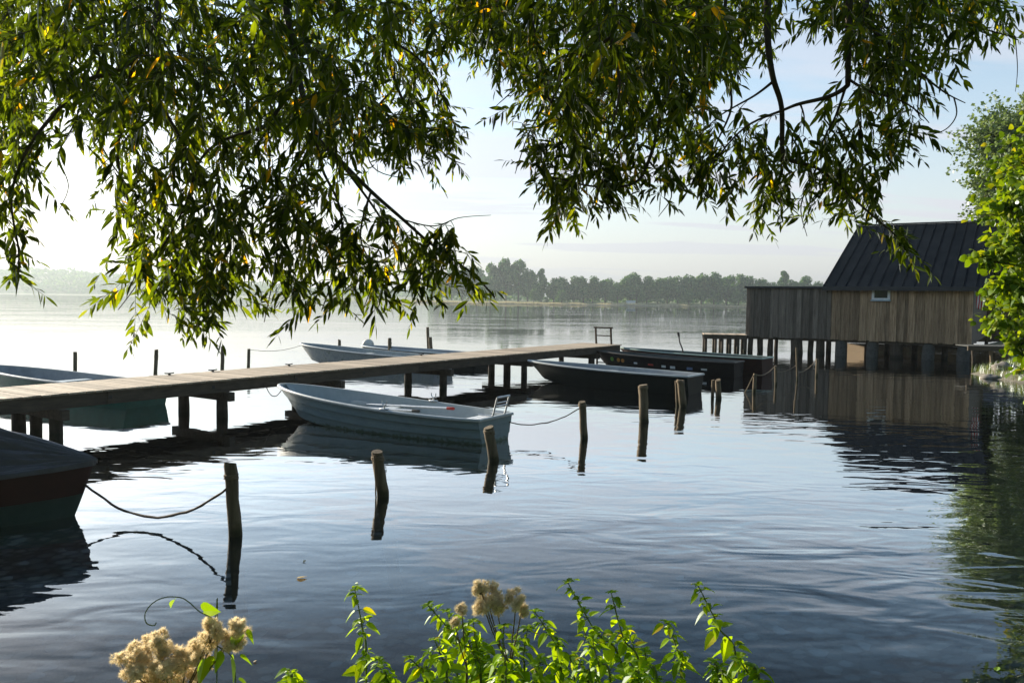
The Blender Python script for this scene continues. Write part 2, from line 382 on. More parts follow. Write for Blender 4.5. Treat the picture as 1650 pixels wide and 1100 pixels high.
for i in range(nr-1):
    for j in range(na):
        j2 = (j+1) % na
        mb.face((i*na+j, (i+1)*na+j, (i+1)*na+j2, i*na+j2))
g = mb.build('ground', M['ground'], smooth=True); tag(g, kind='structure')
mb = MB()
wr = 2600
ring = [(wr*math.sin(2*math.pi*k/64), wr*math.cos(2*math.pi*k/64), 0) for k in range(64)]
mb.v = [Vector(p) for p in ring]; mb.face(list(range(64))[::-1])
wt = mb.build('water', M['water']); tag(wt, kind='structure')

# ------------------------------------------------------------------ jetty
JH = 0.80
ja = gp(-60, 647.5, JH); jb = gp(1000, 555, JH)
jd = (jb-ja); JL = jd.length; jrz = math.atan2(jd.y, jd.x)
ext = 2.0
ja = ja - jd.normalized()*ext; JL += ext
J = thing('jetty', 'long weathered plank jetty on timber piles running out from the left over the lake', 'jetty', (ja.x, ja.y, 0), jrz)
JW = 1.66
rnd = random.Random(3)
mb = MB(); x = 0.0
while x < JL:
    w = 0.138+rnd.uniform(-0.006, 0.006)
    mb.box(x, x+w, -0.03+rnd.uniform(-0.015,0.012), JW+0.03+rnd.uniform(-0.02,0.02), JH-0.036, JH+rnd.uniform(-0.003,0.003), bev=0.005)
    x += w+0.012
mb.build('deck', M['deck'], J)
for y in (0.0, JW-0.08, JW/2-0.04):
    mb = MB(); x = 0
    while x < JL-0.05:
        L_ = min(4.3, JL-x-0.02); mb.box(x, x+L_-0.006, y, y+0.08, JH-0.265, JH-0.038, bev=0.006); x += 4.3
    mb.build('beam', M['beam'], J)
def jx(px, Y=None):              # distance along the jetty's near edge where it crosses a pixel column
    k = (px-825)/F; a = ja; c, s = math.cos(jrz), math.sin(jrz)
    return (k*a.y-a.x)/(c-k*s)
for px in (95, 365, 545, 722, 852, 960):
    x = jx(px)
    if x > JL-0.2: x = JL-0.25
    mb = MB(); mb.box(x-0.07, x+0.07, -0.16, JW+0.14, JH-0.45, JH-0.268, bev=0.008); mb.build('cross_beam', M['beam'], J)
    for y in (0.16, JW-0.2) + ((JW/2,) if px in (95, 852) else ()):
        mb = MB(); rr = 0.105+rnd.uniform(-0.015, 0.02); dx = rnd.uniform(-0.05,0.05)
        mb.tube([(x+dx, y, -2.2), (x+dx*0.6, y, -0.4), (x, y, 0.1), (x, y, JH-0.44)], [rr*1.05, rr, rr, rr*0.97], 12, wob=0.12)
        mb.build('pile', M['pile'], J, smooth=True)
for px in (330, 468, 250, 700):  # cleats on the far edge
    x = jx(px)+1.3
    mb = MB(); mb.box(x-0.02, x+0.02, JW-0.13, JW-0.09, JH, JH+0.035); mb.tube([(x-0.11, JW-0.11, JH+0.045), (x-0.05, JW-0.11, JH+0.037), (x+0.05, JW-0.11, JH+0.037), (x+0.11, JW-0.11, JH+0.045)], 0.013, 6)
    mb.build('cleat', M['iron'], J)
for k in range(9):               # bolt plates on the near fascia
    x = 2.2+k*2.15
    mb = MB(); mb.box(x-0.035, x+0.035, -0.008, -0.001, JH-0.18, JH-0.11, bev=0.002); mb.tube([(x,-0.006,JH-0.145),(x,-0.025,JH-0.145)], 0.013, 6)
    mb.build('bolt', M['iron'], J)
# ladder at the outer end
ld = MB()
lx = JL-0.12
for y in (0.35, 1.02):
    ld.tube([(lx+0.12, y, -0.7), (lx+0.10, y, 0.3), (lx-0.02, y, 1.0), (lx-0.07, y, 1.44)], [0.042]*4, 8)
ld.box(lx-0.13, lx+0.0, 0.28, 1.09, 1.42, 1.475, bev=0.006)
ld.tube([(lx-0.03, 0.35, 1.13), (lx-0.03, 1.02, 1.13)], 0.02, 8)
for z in (-0.3, 0.05, 0.4): ld.tube([(lx+0.10, 0.35, z), (lx+0.10, 1.02, z)], 0.022, 8)
ld.build('ladder', M['beam'], J)

# ------------------------------------------------------------------ boats
def boat(name, label, stern, head, L, beam, fs, fb, mats, transom=0.78, over=0.45, draft=0.14, strakes=(), blunt=2.4, band=None, seats=(0.18,0.5), gunmat=None, seatmat=None, bowdeck=False, group='rowing boats moored at the jetty', cover=False, cat='rowing boat', insideseat=True, chine=0.8, keelrise=1.0, bexp=0.62):
    root = thing(name, label, cat, stern, head, group)
    bm = beam/2
    def B(t):
        tm = 0.40
        if t <= tm:
            q = (tm-t)/tm; return bm*(transom+(1-transom)*(1-q*q))
        u = (t-tm)/(1-tm); return bm*max(0.0, 1-u**blunt)**bexp
    def zs(t): return fs+(fb-fs)*t**2.0
    def zk(t): return -draft+(draft+fb*0.50)*keelrise*max(0,(t-0.55)/0.45)**3.2
    def zc(t): return max(zk(t)+0.015, -draft*0.35+0.34*fb*keelrise*max(0,(t-0.35)/0.65)**2.2)
    def pt(t, s, inset=0.0, step=0.0):
        b = max(B(t)-inset, 0.0)
        if s <= 0.3:
            q = s/0.3; y = b*chine*q; z = zk(t)+(zc(t)-zk(t))*q**2
        else:
            u = (s-0.3)/0.7; y = b*(chine+(1-chine)*u**0.85)+step*(1 if b > 0.03 else b/0.03); z = zc(t)+(zs(t)-zc(t))*u
        h = (z-zk(t))/max(zs(t)-zk(t), 1e-6)
        xx = L*t-over*max(0.0,1-h)**1.15*t**5-inset*t**6
        return Vector((xx, y, z))
    nT = 30
    T = [1-(1-i/(nT-1))**1.7 for i in range(nT)]
    rows = [(0.0,0),(0.1,0),(0.2,0),(0.3,0)]
    if strakes:
        lo = 0.3; st = 0.0
        for k, u in enumerate(strakes):
            s = 0.3+0.7*u
            rows += [((lo+s)/2, st), (s+0.010, st), (s-0.006, st+0.024)]; lo = s; st += 0.018
        rows += [((lo+1)/2, st), (1.0, st)]
    else: rows += [(0.45,0),(0.6,0),(0.8,0),(1.0,0)]
    mbo = MB()
    def grid(pts_rows, mi_row):   # pts_rows: list over rows of list over T
        base = len(mbo.v); nr_ = len(pts_rows); n = len(T)
        for rw in pts_rows: mbo.v += rw
        for r_ in range(nr_-1):
            for i in range(n-1):
                q = (base+r_*n+i, base+r_*n+i+1, base+(r_+1)*n+i+1, base+(r_+1)*n+i)
                mbo.face(q, mi_row(r_))
    for sg in (1, -1):
        fl = lambda p: Vector((p.x, p.y*sg, p.z))
        outer = [[fl(pt(t, s, 0, st)) for t in T] for s, st in rows]
        bandrow = (lambda r_: 0) if band is None else (lambda r_: 2 if rows[r_][0] >= 0.3+0.7*band-0.01 else 0)
        grid(outer, bandrow)
        off = rows[-1][1]
        inner = [[fl(pt(t, 1.0, 0.0, off)) for t in T]]
        for u in (1.0, 0.7, 0.4, 0.15):
            inner.append([fl(pt(min(t,0.995), 0.3+0.7*u, 0.035, off*u) + Vector((0.03*(1-t), 0, 0))) for t in T])
        fl0 = []
        for p, t in zip(inner[-1], T): fl0.append(Vector((p.x, 0, p.z-0.01)))
        inner.append(fl0)
        grid(inner, lambda r_: 1)
        # transom, outside and inside
        oc = [fl(pt(0, s, 0, st)) for s, st in rows]
        b0 = len(mbo.v); mbo.v += oc + [Vector((0,0,p.z)) for p in oc]
        n = len(oc)
        for k in range(n-1): mbo.face((b0+k, b0+k+1, b0+n+k+1, b0+n+k), 0 if band is None or rows[k][0] < 0.3+0.7*band-0.01 else 2)
        ic = [row[0] for row in inner[1:-1]]
        b0 = len(mbo.v); mbo.v += ic + [Vector((p.x,0,p.z)) for p in ic]
        n = len(ic)
        for k in range(n-1): mbo.face((b0+k, b0+k+1, b0+n+k+1, b0+n+k), 1)
        top = [oc[-1], ic[0], Vector((ic[0].x,0,ic[0].z)), Vector((0,0,oc[-1].z))]
        b0 = len(mbo.v); mbo.v += top; mbo.face((b0,b0+1,b0+2,b0+3), 1)
    mbo.build('hull', mats, root, smooth=False)
    # gunwale rail
    off = rows[-1][1]
    path = [pt(t, 1.0, 0, off) for t in T]
    loop = [Vector((p.x, -p.y, p.z)) for p in path] + [p for p in path[::-1][1:]]
    gm = MB(); n = len(loop)
    hw, hh = 0.034, 0.02
    for i, p in enumerate(loop):
        a = loop[(i-1) % n]; b = loop[(i+1) % n]; d = (b-a); d.z = 0
        if d.length < 1e-6: d = Vector((0,1,0))
        d.normalize(); nn = Vector((d.y, -d.x, 0))
        if i in (0, n-1): nn = (nn+Vector((-0.6,0,0))).normalized()
        for dx, dz in ((-hw*0.7,-hh),(hw,-hh),(hw*1.05,hh*0.5),(hw*0.6,hh*1.3),(-hw*0.5,hh*1.3)):
            gm.v.append(p+nn*dx+Vector((0,0,dz)))
    for i in range(n):
        i2 = (i+1) % n
        for k in range(5):
            k2 = (k+1) % 5; gm.face((i*5+k, i2*5+k, i2*5+k2, i*5+k2))
    if not cover: gm.build('gunwale', gunmat or M['rim_pale'], root, smooth=False)
    if not cover and insideseat:
        for q in seats:
            wI = B(q)*0.93-0.04; zt = zs(q)-0.09
            wI2 = B(q+0.07)*0.93-0.04
            sm = MB(); x0 = L*q; x1 = x0+0.27
            sm.v += [Vector(v) for v in ((x0,-wI,zt),(x0,wI,zt),(x1,wI2,zt),(x1,-wI2,zt),(x0,-wI,zt-0.03),(x0,wI,zt-0.03),(x1,wI2,zt-0.03),(x1,-wI2,zt-0.03))]
            for f in ((0,3,2,1),(4,5,6,7),(0,1,5,4),(1,2,6,5),(2,3,7,6),(3,0,4,7)): sm.face(f)
            sm.build('seat', seatmat or M['boat_inside'], root)
    root_info = dict(B=B, zs=zs, L=L, pt=pt, T=T)
    return root, root_info
def W(root, p): return root.matrix_basis @ Vector(p)
def heading(a, b): d = b-a; return math.atan2(d.y, d.x)

# 1 pale boat in the middle
s1 = (gp(765,717)+gp(830,707))/2; b1 = gp(482,673)
h1 = heading(s1, b1)
B1, i1 = boat('rowing_boat', 'pale grey blue rowing boat with oars and a metal seat frame before the jetty', (s1.x,s1.y,0), h1, (b1-s1).length+0.50, 1.42, 0.44, 0.66,
              [M['boat_pale'], M['boat_inside']], transom=0.72, strakes=(0.34,0.68), seats=(0.44,), blunt=2.3, over=0.5)
zt = i1['zs'](0.05)-0.05
for k in range(4):               # slatted stern seat
    mb = MB(); x0 = 0.10+k*0.115; w_ = i1['B'](0.05)*0.92-0.05
    mb.box(x0, x0+0.09, -w_, w_, zt-0.02, zt, bev=0.004); mb.build('seat_slat', M['white'], B1)
mb = MB()                        # little floor boards
for k in range(5): mb.box(0.9, 3.6, -0.36+k*0.15, -0.24+k*0.15, 0.02, 0.035, bev=0.003)
mb.build('floor_boards', M['boat_inside'], B1)
mb = MB()                        # tubular seat back standing on the stern
for y in (-0.30, 0.10):
    mb.tube([(0.02,y,0.44),(-0.01,y,0.50),(-0.08,y,0.76),(-0.095,y,0.80)], 0.017, 8)
mb.tube([(-0.095,-0.30,0.80),(-0.095,0.10,0.80)], 0.018, 8); mb.tube([(-0.052,-0.30,0.64),(-0.052,0.10,0.64)], 0.015, 8); mb.tube([(-0.066,-0.30,0.70),(-0.066,0.10,0.70)], 0.012, 8)
mb.tube([(0.02,-0.30,0.47),(0.30,-0.30,0.47)], 0.015, 8); mb.tube([(0.02,0.10,0.47),(0.30,0.10,0.47)], 0.015, 8)
mb.build('seat_frame', M['alu'], B1, smooth=True)
for sg in (1,-1):                # oarlocks
    t = 0.36; p = i1['pt'](t,1.0,0,0.03); y = sg*p.y; x = p.x
    mb = MB(); mb.box(x-0.09, x+0.09, y-0.035, y+0.035, p.z+0.025, p.z+0.05, bev=0.004)
    mb.tube([(x,y,p.z+0.04),(x,y,p.z+0.10)], 0.014, 8)
    mb.tube([(x-0.055,y,p.z+0.19),(x-0.05,y,p.z+0.13),(x,y,p.z+0.10),(x+0.05,y,p.z+0.13),(x+0.055,y,p.z+0.19)], 0.011, 6)
    mb.build('oarlock', M['alu'], B1, smooth=True)
def oar(label, p0, p1, grip):    # blade end p0 -> handle p1, in boat space of B1
    a = W(B1,p0); b = W(B1,p1); d = (b-a).normalized()
    o = thing('oar', label, 'oar', a, 0, 'oars lying in the pale boat')
    mb = MB(); mb.tube([a+d*0.45, b-d*0.16], [0.021,0.024], 8); mb.build('shaft', M['alu'], o, world=True, smooth=True)
    mb = MB(); mb.tube([a, a+d*0.12, a+d*0.4, a+d*0.55], [0.055,0.07,0.06,0.022], 8, flat=0.16); mb.build('blade', M['rim_pale'], o, world=True, smooth=True)
    mb = MB(); mb.tube([b-d*0.17, b-d*0.02, b], [0.026,0.029,0.022], 8); mb.build('grip', grip, o, world=True, smooth=True)
zg = i1['zs'](0.3)
oar('pale oar with a red grip lying along the far side of the pale boat', (3.75,-0.40,zg-0.12), (1.05,-0.22,zg+0.02), M['redgrip'])
oar('bare metal oar lying along the near side of the pale boat', (3.9,0.30,zg-0.10), (1.35,0.43,zg+0.02), M['iron'])

# 2 dark green boat
s2 = gp(1120,634); b2 = gp(868,612.5)
B2, i2 = boat('rowing_boat', 'dark green boat with a broad pale rim moored in front of the black boats', (s2.x,s2.y,0), heading(s2,b2), (b2-s2).length+0.4, 1.35, 0.50, 0.60,
              [M['boat_dark'], M['grey_inside']], transom=0.78, strakes=(0.55,), seats=(0.15,0.48,0.72), gunmat=M['rim_pale'], seatmat=M['grey_inside'], over=0.4, blunt=2.0, bexp=0.8)
# 3 black boat with stickers
s3 = gp(1190,607); b3 = gp(968,592.5)
B3, i3 = boat('rowing_boat', 'black boat with round stickers and white marks along its side', (s3.x,s3.y,0), heading(s3,b3), (b3-s3).length+0.35, 1.4, 0.50, 0.66,
              [M['boat_black'], M['dark_inside']], transom=0.78, seats=(0.2,0.55), gunmat=M['iron'], seatmat=M['dark_inside'], over=0.4, blunt=2.0, bexp=0.8)
def sticker(root, info, t, u, w, h, mat, rnd_=False):
    p = info['pt'](t, 0.3+0.7*u); q = info['pt'](t+0.02, 0.3+0.7*u); r_ = info['pt'](t, 0.3+0.7*u+0.1)
    sg = 1
    p, q, r_ = [Vector((v.x, v.y*sg, v.z)) for v in (p,q,r_)]
    e1 = (q-p).normalized(); e2 = (r_-p); e2 = (e2-e1*e2.dot(e1)).normalized(); n = e1.cross(e2)
    if n.y < 0: n = -n
    mb = MB(); k = 14 if rnd_ else 4; base = 0
    for lay in (0.002, 0.007):
        for i in range(k):
            an = 2*math.pi*(i+0.5)/k
            f_ = 1 if rnd_ else 1.414
            mb.v.append(p+e1*(math.cos(an)*w/2*f_)+e2*(math.sin(an)*h/2*f_)+n*lay)
    mb.face(range(k, 2*k))
    for i in range(k): mb.face((i,(i+1)%k,k+(i+1)%k,k+i))
    mb.build('sticker', mat, root)
for t,u,w,h,mt,rd in ((0.83,0.60,0.16,0.16,'green_sticker',1),(0.775,0.60,0.15,0.15,'yellow_sticker',1),(0.74,0.60,0.14,0.14,'yellow_sticker',1),(0.64,0.55,0.14,0.06,'white',0),
                      (0.53,0.55,0.2,0.06,'redgrip',0),(0.44,0.52,0.16,0.08,'white',0),(0.38,0.5,0.18,0.09,'white',0),(0.27,0.5,0.2,0.09,'blue_sticker',0),(0.18,0.5,0.2,0.06,'white',0)):
    sticker(B3, i3, t, u, w, h, M[mt], rd)
# 4 red brown boat with green white rim behind
s4 = gp(1236,603); b4 = gp(1010,587.5)
B4, i4 = boat('rowing_boat', 'red brown boat with a pale green rim lying behind the black boat', (s4.x,s4.y,0), heading(s4,b4), (b4-s4).length+0.35, 1.4, 0.58, 0.66,
              [M['redbrown'], M['dark_inside']], transom=0.8, seats=(0.2,0.55), gunmat=M['greenrim'], seatmat=M['greenrim'], over=0.4, blunt=2.0, bexp=0.8)
mb = MB(); x = i4['L']*0.52
mb.tube([(x,0.2,0.5),(x+0.05,0.22,0.75),(x+0.15,0.25,1.0),(x+0.19,0.26,1.25)], [0.03,0.028,0.026,0.026], 8)
mb.tube([(x+0.19,0.26,1.22),(x+0.22,0.27,1.38)], [0.045,0.045], 8)
mb.tube([(x-0.02,0.2,0.52),(x-0.25,0.1,0.50),(x-0.4,0.05,0.55)], 0.025, 8)
mb.build('tiller', M['iron'], B4, smooth=True)
# 5, 6 weathered boats behind the jetty
b5 = gp(497,583); s5 = Vector((-2.35,27.5,0))
B5, i5 = boat('rowing_boat', 'weathered blue white boat moored behind the jetty with its bow to the left', (s5.x,s5.y,0), heading(s5,b5), (b5-s5).length+0.4, 1.5, 0.48, 0.70,
              [M['boat_old'], M['boat_old']], transom=0.78, seats=(0.2,0.52), gunmat=M['rim_pale'], seatmat=M['boat_old'], over=0.45)
b6 = Vector((-6.1,33.9,0)); s6 = Vector((-1.1,30.6,0))
B6, i6 = boat('rowing_boat', 'grey boat half hidden behind the weathered blue white boat beside a white buoy', (s6.x,s6.y,0), heading(s6,b6), (b6-s6).length+0.3, 1.4, 0.40, 0.48,
              [M['boat_dark'], M['grey_inside']], transom=0.8, seats=(0.2,0.52), gunmat=M['bluegrey'], seatmat=M['grey_inside'], over=0.4)
# 7 teal boat behind the left end of the jetty
s7 = gp(232,659); h7 = R(180-28)
B7, i7 = boat('rowing_boat', 'teal hulled boat with a blue grey inside behind the left end of the jetty', (s7.x-0.15,s7.y+0.45,0), h7, 6.2, 1.5, 0.46, 0.60,
              [M['boat_teal'], M['grey_inside']], transom=0.8, seats=(0.45,), gunmat=M['rim_pale'], seatmat=M['bluegrey'], over=0.45)

# 8 covered boat in the left foreground: the bow points right
bow8 = gp(98,831); ax = R(194)
L8 = 5.2
st8 = bow8+Vector((math.cos(ax), math.sin(ax), 0))*(L8-0.35)
B8, i8 = boat('covered_boat', 'boat with a dull red and teal hull under a dark tarpaulin in the left foreground', (st8.x, st8.y, 0), ax-math.pi, L8, 1.75, 0.50, 0.62,
              [M['hull_teal'], M['dark_inside'], M['red_paint']], transom=0.8, over=0.26, band=0.46, cover=True, blunt=2.2, strakes=(0.46,), keelrise=0.12, draft=0.2, bexp=0.85)
mb = MB(); nT = 70; nS = 65
def tarp_pt(t, q):               # q: -1..1 across
    t = min(t, 1.0); q = max(-1.0, min(1.0, q))
    p = i8["pt"](t, 1.0, 0, 0.016); b = p.y+0.022; x = p.x+0.03*t**4
    zz = p.z+0.012
    ridge = 0.64*min(1,(1-t)/0.30)**0.8*(1 if t > 0.3 else 0.6+0.4*t/0.3)
    a = abs(q)
    prof = (1-a)**1.25*0.86+0.14*(1-a*a)
    z = zz+ridge*prof
    sp = q*(0.55+0.45*t)             # folds run out from the pointed end
    wr_ = 0.085*(0.5-abs(noise.noise(Vector((sp*8, t*1.3, 2.2)))*2.2))+0.050*(0.5-abs(noise.noise(Vector((sp*24, t*2.4, 7.7)))*2.2))
    wr_ += 0.028*(0.4-abs(noise.noise(Vector((t*9+a*3.5, q*1.5, 4.1)))*2.2))
    z += wr_*(1-a**6)*min(1,(1-t)*6+0.15)
    return Vector((x, b*q, z))
for i in range(nT+1):
    t = min(1.0, 0.02+0.98*(1-(1-i/nT)**1.3))
    row = [tarp_pt(t, -1+2*j/(nS-1)) for j in range(nS)]
    e0 = row[0]+Vector((0,-0.012,-0.06-0.025*noise.noise(Vector((t*13,0,5))))); e1 = row[-1]+Vector((0,0.012,-0.06-0.025*noise.noise(Vector((t*13,3,5)))))
    mb.v += [e0]+row+[e1]
n = nS+2
for i in range(nT):
    for j in range(n-1): mb.face((i*n+j, (i+1)*n+j, (i+1)*n+j+1, i*n+j+1))
o = mb.build('tarpaulin', M['tarp'], B8, smooth=True)
md = o.modifiers.new('sub', 'SUBSURF'); md.levels = 1; md.render_levels = 1

# ------------------------------------------------------------------ mooring posts
def post(label, top, bot, r, wl=None, group='wooden mooring posts standing in the lake', rope=False, cap=True, name='mooring_post'):
    """top/bot pixels; bot is where it meets the water"""
    b = gp(*bot); t = at(top[0], top[1], b.y+0.02)
    d = (t-b); o = thing(name, label, 'mooring post', b, 0, group)
    below = b-d.normalized()*1.6
    mb = MB(); rg = random.Random(int(top[0]))
    pts = [below]+[b+d*k for k in (-0.12,0.1,0.3,0.5,0.7,0.86,0.97,1.0)]
    pts = [p+Vector((rg.uniform(-1,1),rg.uniform(-1,1),0))*r*0.06 for p in pts]
    rr = [r*1.08,r*1.05,r*1.04,r*1.0,r*0.99,r*0.99,r*0.98,r*0.97,r*0.95]
    mb.tube(pts, rr, 14, wob=0.10); sh = mb.build('shaft', M['post'], o, world=True, smooth=True)
    sh.data.polygons[-1].use_smooth = False; sh.data.set_sharp_from_angle(angle=0.7)
    if rope:
        mb = MB(); c = b+d*rope; pp = []
        ux = d.normalized()
        for k in range(34):
            an = k*0.6; pp.append(c+ux*(k*0.0016)+Vector((math.cos(an),math.sin(an),0))*(r*1.03))
        pp += [pp[-1]+Vector((0.0,-0.015,-0.04)), pp[-1]+Vector((0.01,-0.02,-0.12))]
        mb.tube(pp, 0.009, 5); mb.build('rope_wrap', M['rope'], o, world=True, smooth=True)
    return o
def pxr(w, bot): return w*0.5*gp(*bot).y/F
P_A = post('tallest near post, tied by a sagging rope to the tarpaulin covered boat', (371,746), (379,862), pxr(21,(379,862)), rope=0.78)
P_B = post('slightly tilted post with a loose rope end between the near post and the pale boat', (607,727), (617,799), pxr(19,(617,799)), rope=0.80)
P_C = post('tilted post close against the transom of the pale boat', (787,688), (796,742), pxr(17,(796,742)), rope=0.80)
P_D = post('upright post tied by a rope to the stern of the pale boat', (938,647), (941,706), pxr(12,(941,706)), rope=0.86)
P_E = post('post with a dark cap standing alone right of the roped upright post', (1036,620), (1038,679), pxr(15,(1038,679)), rope=0.9)
P_F = post('thicker post of the leaning pair by the stern of the dark green boat', (1096,612), (1101,655), pxr(12,(1101,655)), rope=0.9)
P_G = post('thin post of the leaning pair by the stern of the dark green boat', (1090,613), (1092,654), pxr(6,(1092,654)))
P_H = post('thicker post of the upright pair right of the dark green boat', (1157,612), (1158,642), pxr(9,(1158,642)))
P_I = post('thin post of the upright pair right of the dark green boat', (1149,612), (1148,641), pxr(5,(1148,641)))
P_J = post('first sunlit thin stake from the left in the roped row before the boathouse', (1217,602), (1215,632), pxr(6,(1215,632)))
P_K = post('second sunlit thin stake from the left in the roped row before the boathouse', (1250,589), (1250,620), pxr(4,(1250,620)))
P_L = post('tallest and thinnest stake in the roped row before the boathouse', (1283,560), (1285,612), pxr(3,(1285,612)))
P_M = post('rightmost sunlit stake in the roped row before the boathouse', (1317,578), (1316,606), pxr(4.5,(1316,606)))
for k, (tp, bt, w, lab) in enumerate((((121,567),(121,620),6,'leftmost far post beyond the jetty, above the teal boat'),
        ((252,563),(250,612),6,'far post beyond the jetty with a frayed rope on it, second from the left'),
        ((359,558),(358,604),6,'far post beyond the jetty with hanging chain links, third from the left'),
        ((401,562),(400,598),5,'far post beyond the jetty tied to the bow of the weathered boat'),
        ((547,547),(547,572),5,'short far post right behind the bow of the weathered boat'),
        ((628,545),(628,580),6,'far post beside the middle of the weathered boat'),
        ((689,527),(691,577),5,'tall far post of the pair behind the stern of the grey boat'),
        ((693,543),(695,579),6,'short far post of the pair behind the stern of the grey boat'))):
    post(lab, tp, bt, pxr(w, bt), group='far mooring posts beyond the jetty', rope=0.75 if k in (1,2,5) else False)

# ------------------------------------------------------------------ ropes
def rope(label, a, b, sag, r=0.011, n=22, mat='chain', loops=0):
    a = Vector(a); b = Vector(b); pts = []
    for i in range(n+1):
        k = i/n; p = a.lerp(b, k); p.z -= sag*4*k*(1-k)
        p += Vector((noise.noise(p*6), noise.noise(p*6+Vector((9,0,0))), noise.noise(p*7+Vector((0,5,0)))))*0.012
        pts.append(p)
    mb = MB(); mb.tube(pts, [r*(1+0.25*noise.noise(p*40)) for p in pts], 6)
    o = mb.build('mooring_rope', M[mat], smooth=True, loc=a)
    return tag(o, label, 'rope', 'mooring ropes')
bwA = W(B8, (L8-0.16, 0.0, 0.42))
rope('dark rope sagging from the covered boat to the near post', bwA, at(370,783,gp(379,862).y-0.03), 0.38, 0.014)
rope('rope hanging from the stern of the pale boat to the upright post', W(B1,(0.02,-0.44,0.30)), at(938,655,gp(941,706).y), 0.16, 0.010)
pB = at(603,733,gp(617,799).y-0.08)
rope('loose rope end hanging straight down a tilted post', pB, pB+Vector((0.03,0.02,-0.72)), 0.0, 0.009, mat='rope')
jn = J.matrix_basis @ Vector((jx(424), -0.02, JH-0.14))
rope('slack rope from the bow of the pale boat up to the jetty side', W(B1,(i1['L']-0.02,0,0.60)), jn, 0.24, 0.009)
rope('thin line from the far post to the bow of the weathered boat', at(402,563,gp(400,598).y), W(B5,(i5['L'],0,0.62)), 0.12, 0.008)
rope('short rope between the black boat and the end of the jetty', W(B3,(i3['L'],0,0.62)), J.matrix_basis @ Vector((JL-1.6,0,JH-0.12)), 0.15, 0.012)
def tp(px,py,bx,by): return at(px,py,gp(bx,by).y)
rope('pale rope rising from the water to the first stake', gp(1200,632), tp(1214,604,1215,632), 0.03, 0.016, mat='rope')
rope('pale rope between the first and the second stake', tp(1218,604,1215,632), tp(1249,590,1250,620), 0.10, 0.014, mat='rope')
rope('pale rope between the second and the tallest stake', tp(1251,598,1250,620), tp(1283,588,1285,612), 0.08, 0.010, mat='rope')
rope('pale rope between the tallest and the rightmost stake', tp(1286,600,1285,612), tp(1315,580,1316,606), 0.10, 0.014, mat='rope')

# buoy
pb = at(593,556,35.0)
o = thing('buoy', 'round white buoy on a post behind the weathered blue white boat', 'buoy', (pb.x,pb.y,0))
mb = MB(); mb.sphere(pb, 0.27, 18, 12); mb.build('float', M['buoy'], o, world=True, smooth=True)
mb = MB(); mb.tube([(pb.x,pb.y,-1),(pb.x,pb.y,pb.z-0.2)], 0.04, 8); mb.build('stake', M['pile'], o, world=True)

# ------------------------------------------------------------------ boathouse
TH = R(33)
wv = Vector((math.cos(TH), -math.sin(TH), 0)); nv = Vector((math.sin(TH), math.cos(TH), 0))
Q = at(1340, 480, 39.6); Q.z = 0
def along(px):
    k = (px-825)/F; return (k*Q.y-Q.x)/(wv.x-k*wv.y)
xl = along(1202); O = Q+wv*xl
HO = thing('boathouse', 'wooden boathouse on piles with a dark pitched roof and a low annex on its left', 'boathouse', O, -TH)
WL = along(1566)-xl; WM = -xl                # total length, start of main part
RE = along(1590)-xl; RL = along(1325)-xl
zb = 0.78; zAn = 3.28; zEv = 3.36
AD = 5.0; RD = 8.4
def boards(mb, x0, x1, z0, z1, y=0.0, seed=1, bw=0.20):
    rg = random.Random(seed); x = x0; k = 0
    mb.box(x0, x1, y+0.032, y+0.045, z0+0.04, z1-0.002)     # dark backing behind the gaps
    while x < x1-0.03:            # board on board: every second one stands proud
        w = min(bw*rg.uniform(0.8,1.2), x1-x)
        dz = rg.uniform(-0.04,0.02)
        if k % 2 == 0: mb.box(x+0.004, x+w-0.004, y+0.004+rg.uniform(0,0.004), y+0.030, z0+dz, z1, bev=0.003)
        else: mb.box(max(x0,x-0.028), min(x1,x+w+0.028), y-0.026-rg.uniform(0,0.006), y+0.001, z0+dz, z1, bev=0.004)
        x += w; k += 1
mb = MB(); boards(mb, 0.0, WM-0.003, zb, zAn, 0, 1); mb.build('annex_wall', M['wall_grey'], HO)
mb = MB(); mb.box(-0.03, 0.0, 0.03, AD, zb, zAn); mb.box(0, WM, AD, AD+0.03, zb, zAn); mb.build('annex_wall', M['wall_grey'], HO)
mb = MB(); boards(mb, WM+0.003, WL, zb, zEv+0.1, 0, 2); mb.build('main_wall', M['wall_brown'], HO)
# window opening is set proud of the boards
wx0 = along(1405)-xl; wx1 = along(1430)-xl
wz1 = zEv-0.02; wz0 = zEv-0.60
wf = MB()
wf.box(wx0-0.06, wx0+0.05, -0.075, -0.024, wz0, wz1); wf.box(wx1-0.05, wx1+0.06, -0.075, -0.024, wz0, wz1)
wf.box(wx0+0.05, wx1-0.05, -0.075, -0.024, wz0, wz0+0.08); wf.box(wx0+0.05, wx1-0.05, -0.075, -0.024, wz1-0.07, wz1)
fo = wf.build('window', M['white'], HO)
mb = MB(); mb.box(wx0+0.05, wx1-0.05, -0.045, -0.030, wz0+0.08, wz1-0.07); mb.build('pane', M['glass'], fo)
mb = MB(); mb.box(wx0-0.10, wx1+0.10, -0.13, -0.026, wz0-0.07, wz0-0.003, bev=0.006); mb.build('sill', M['bluegrey'], fo)
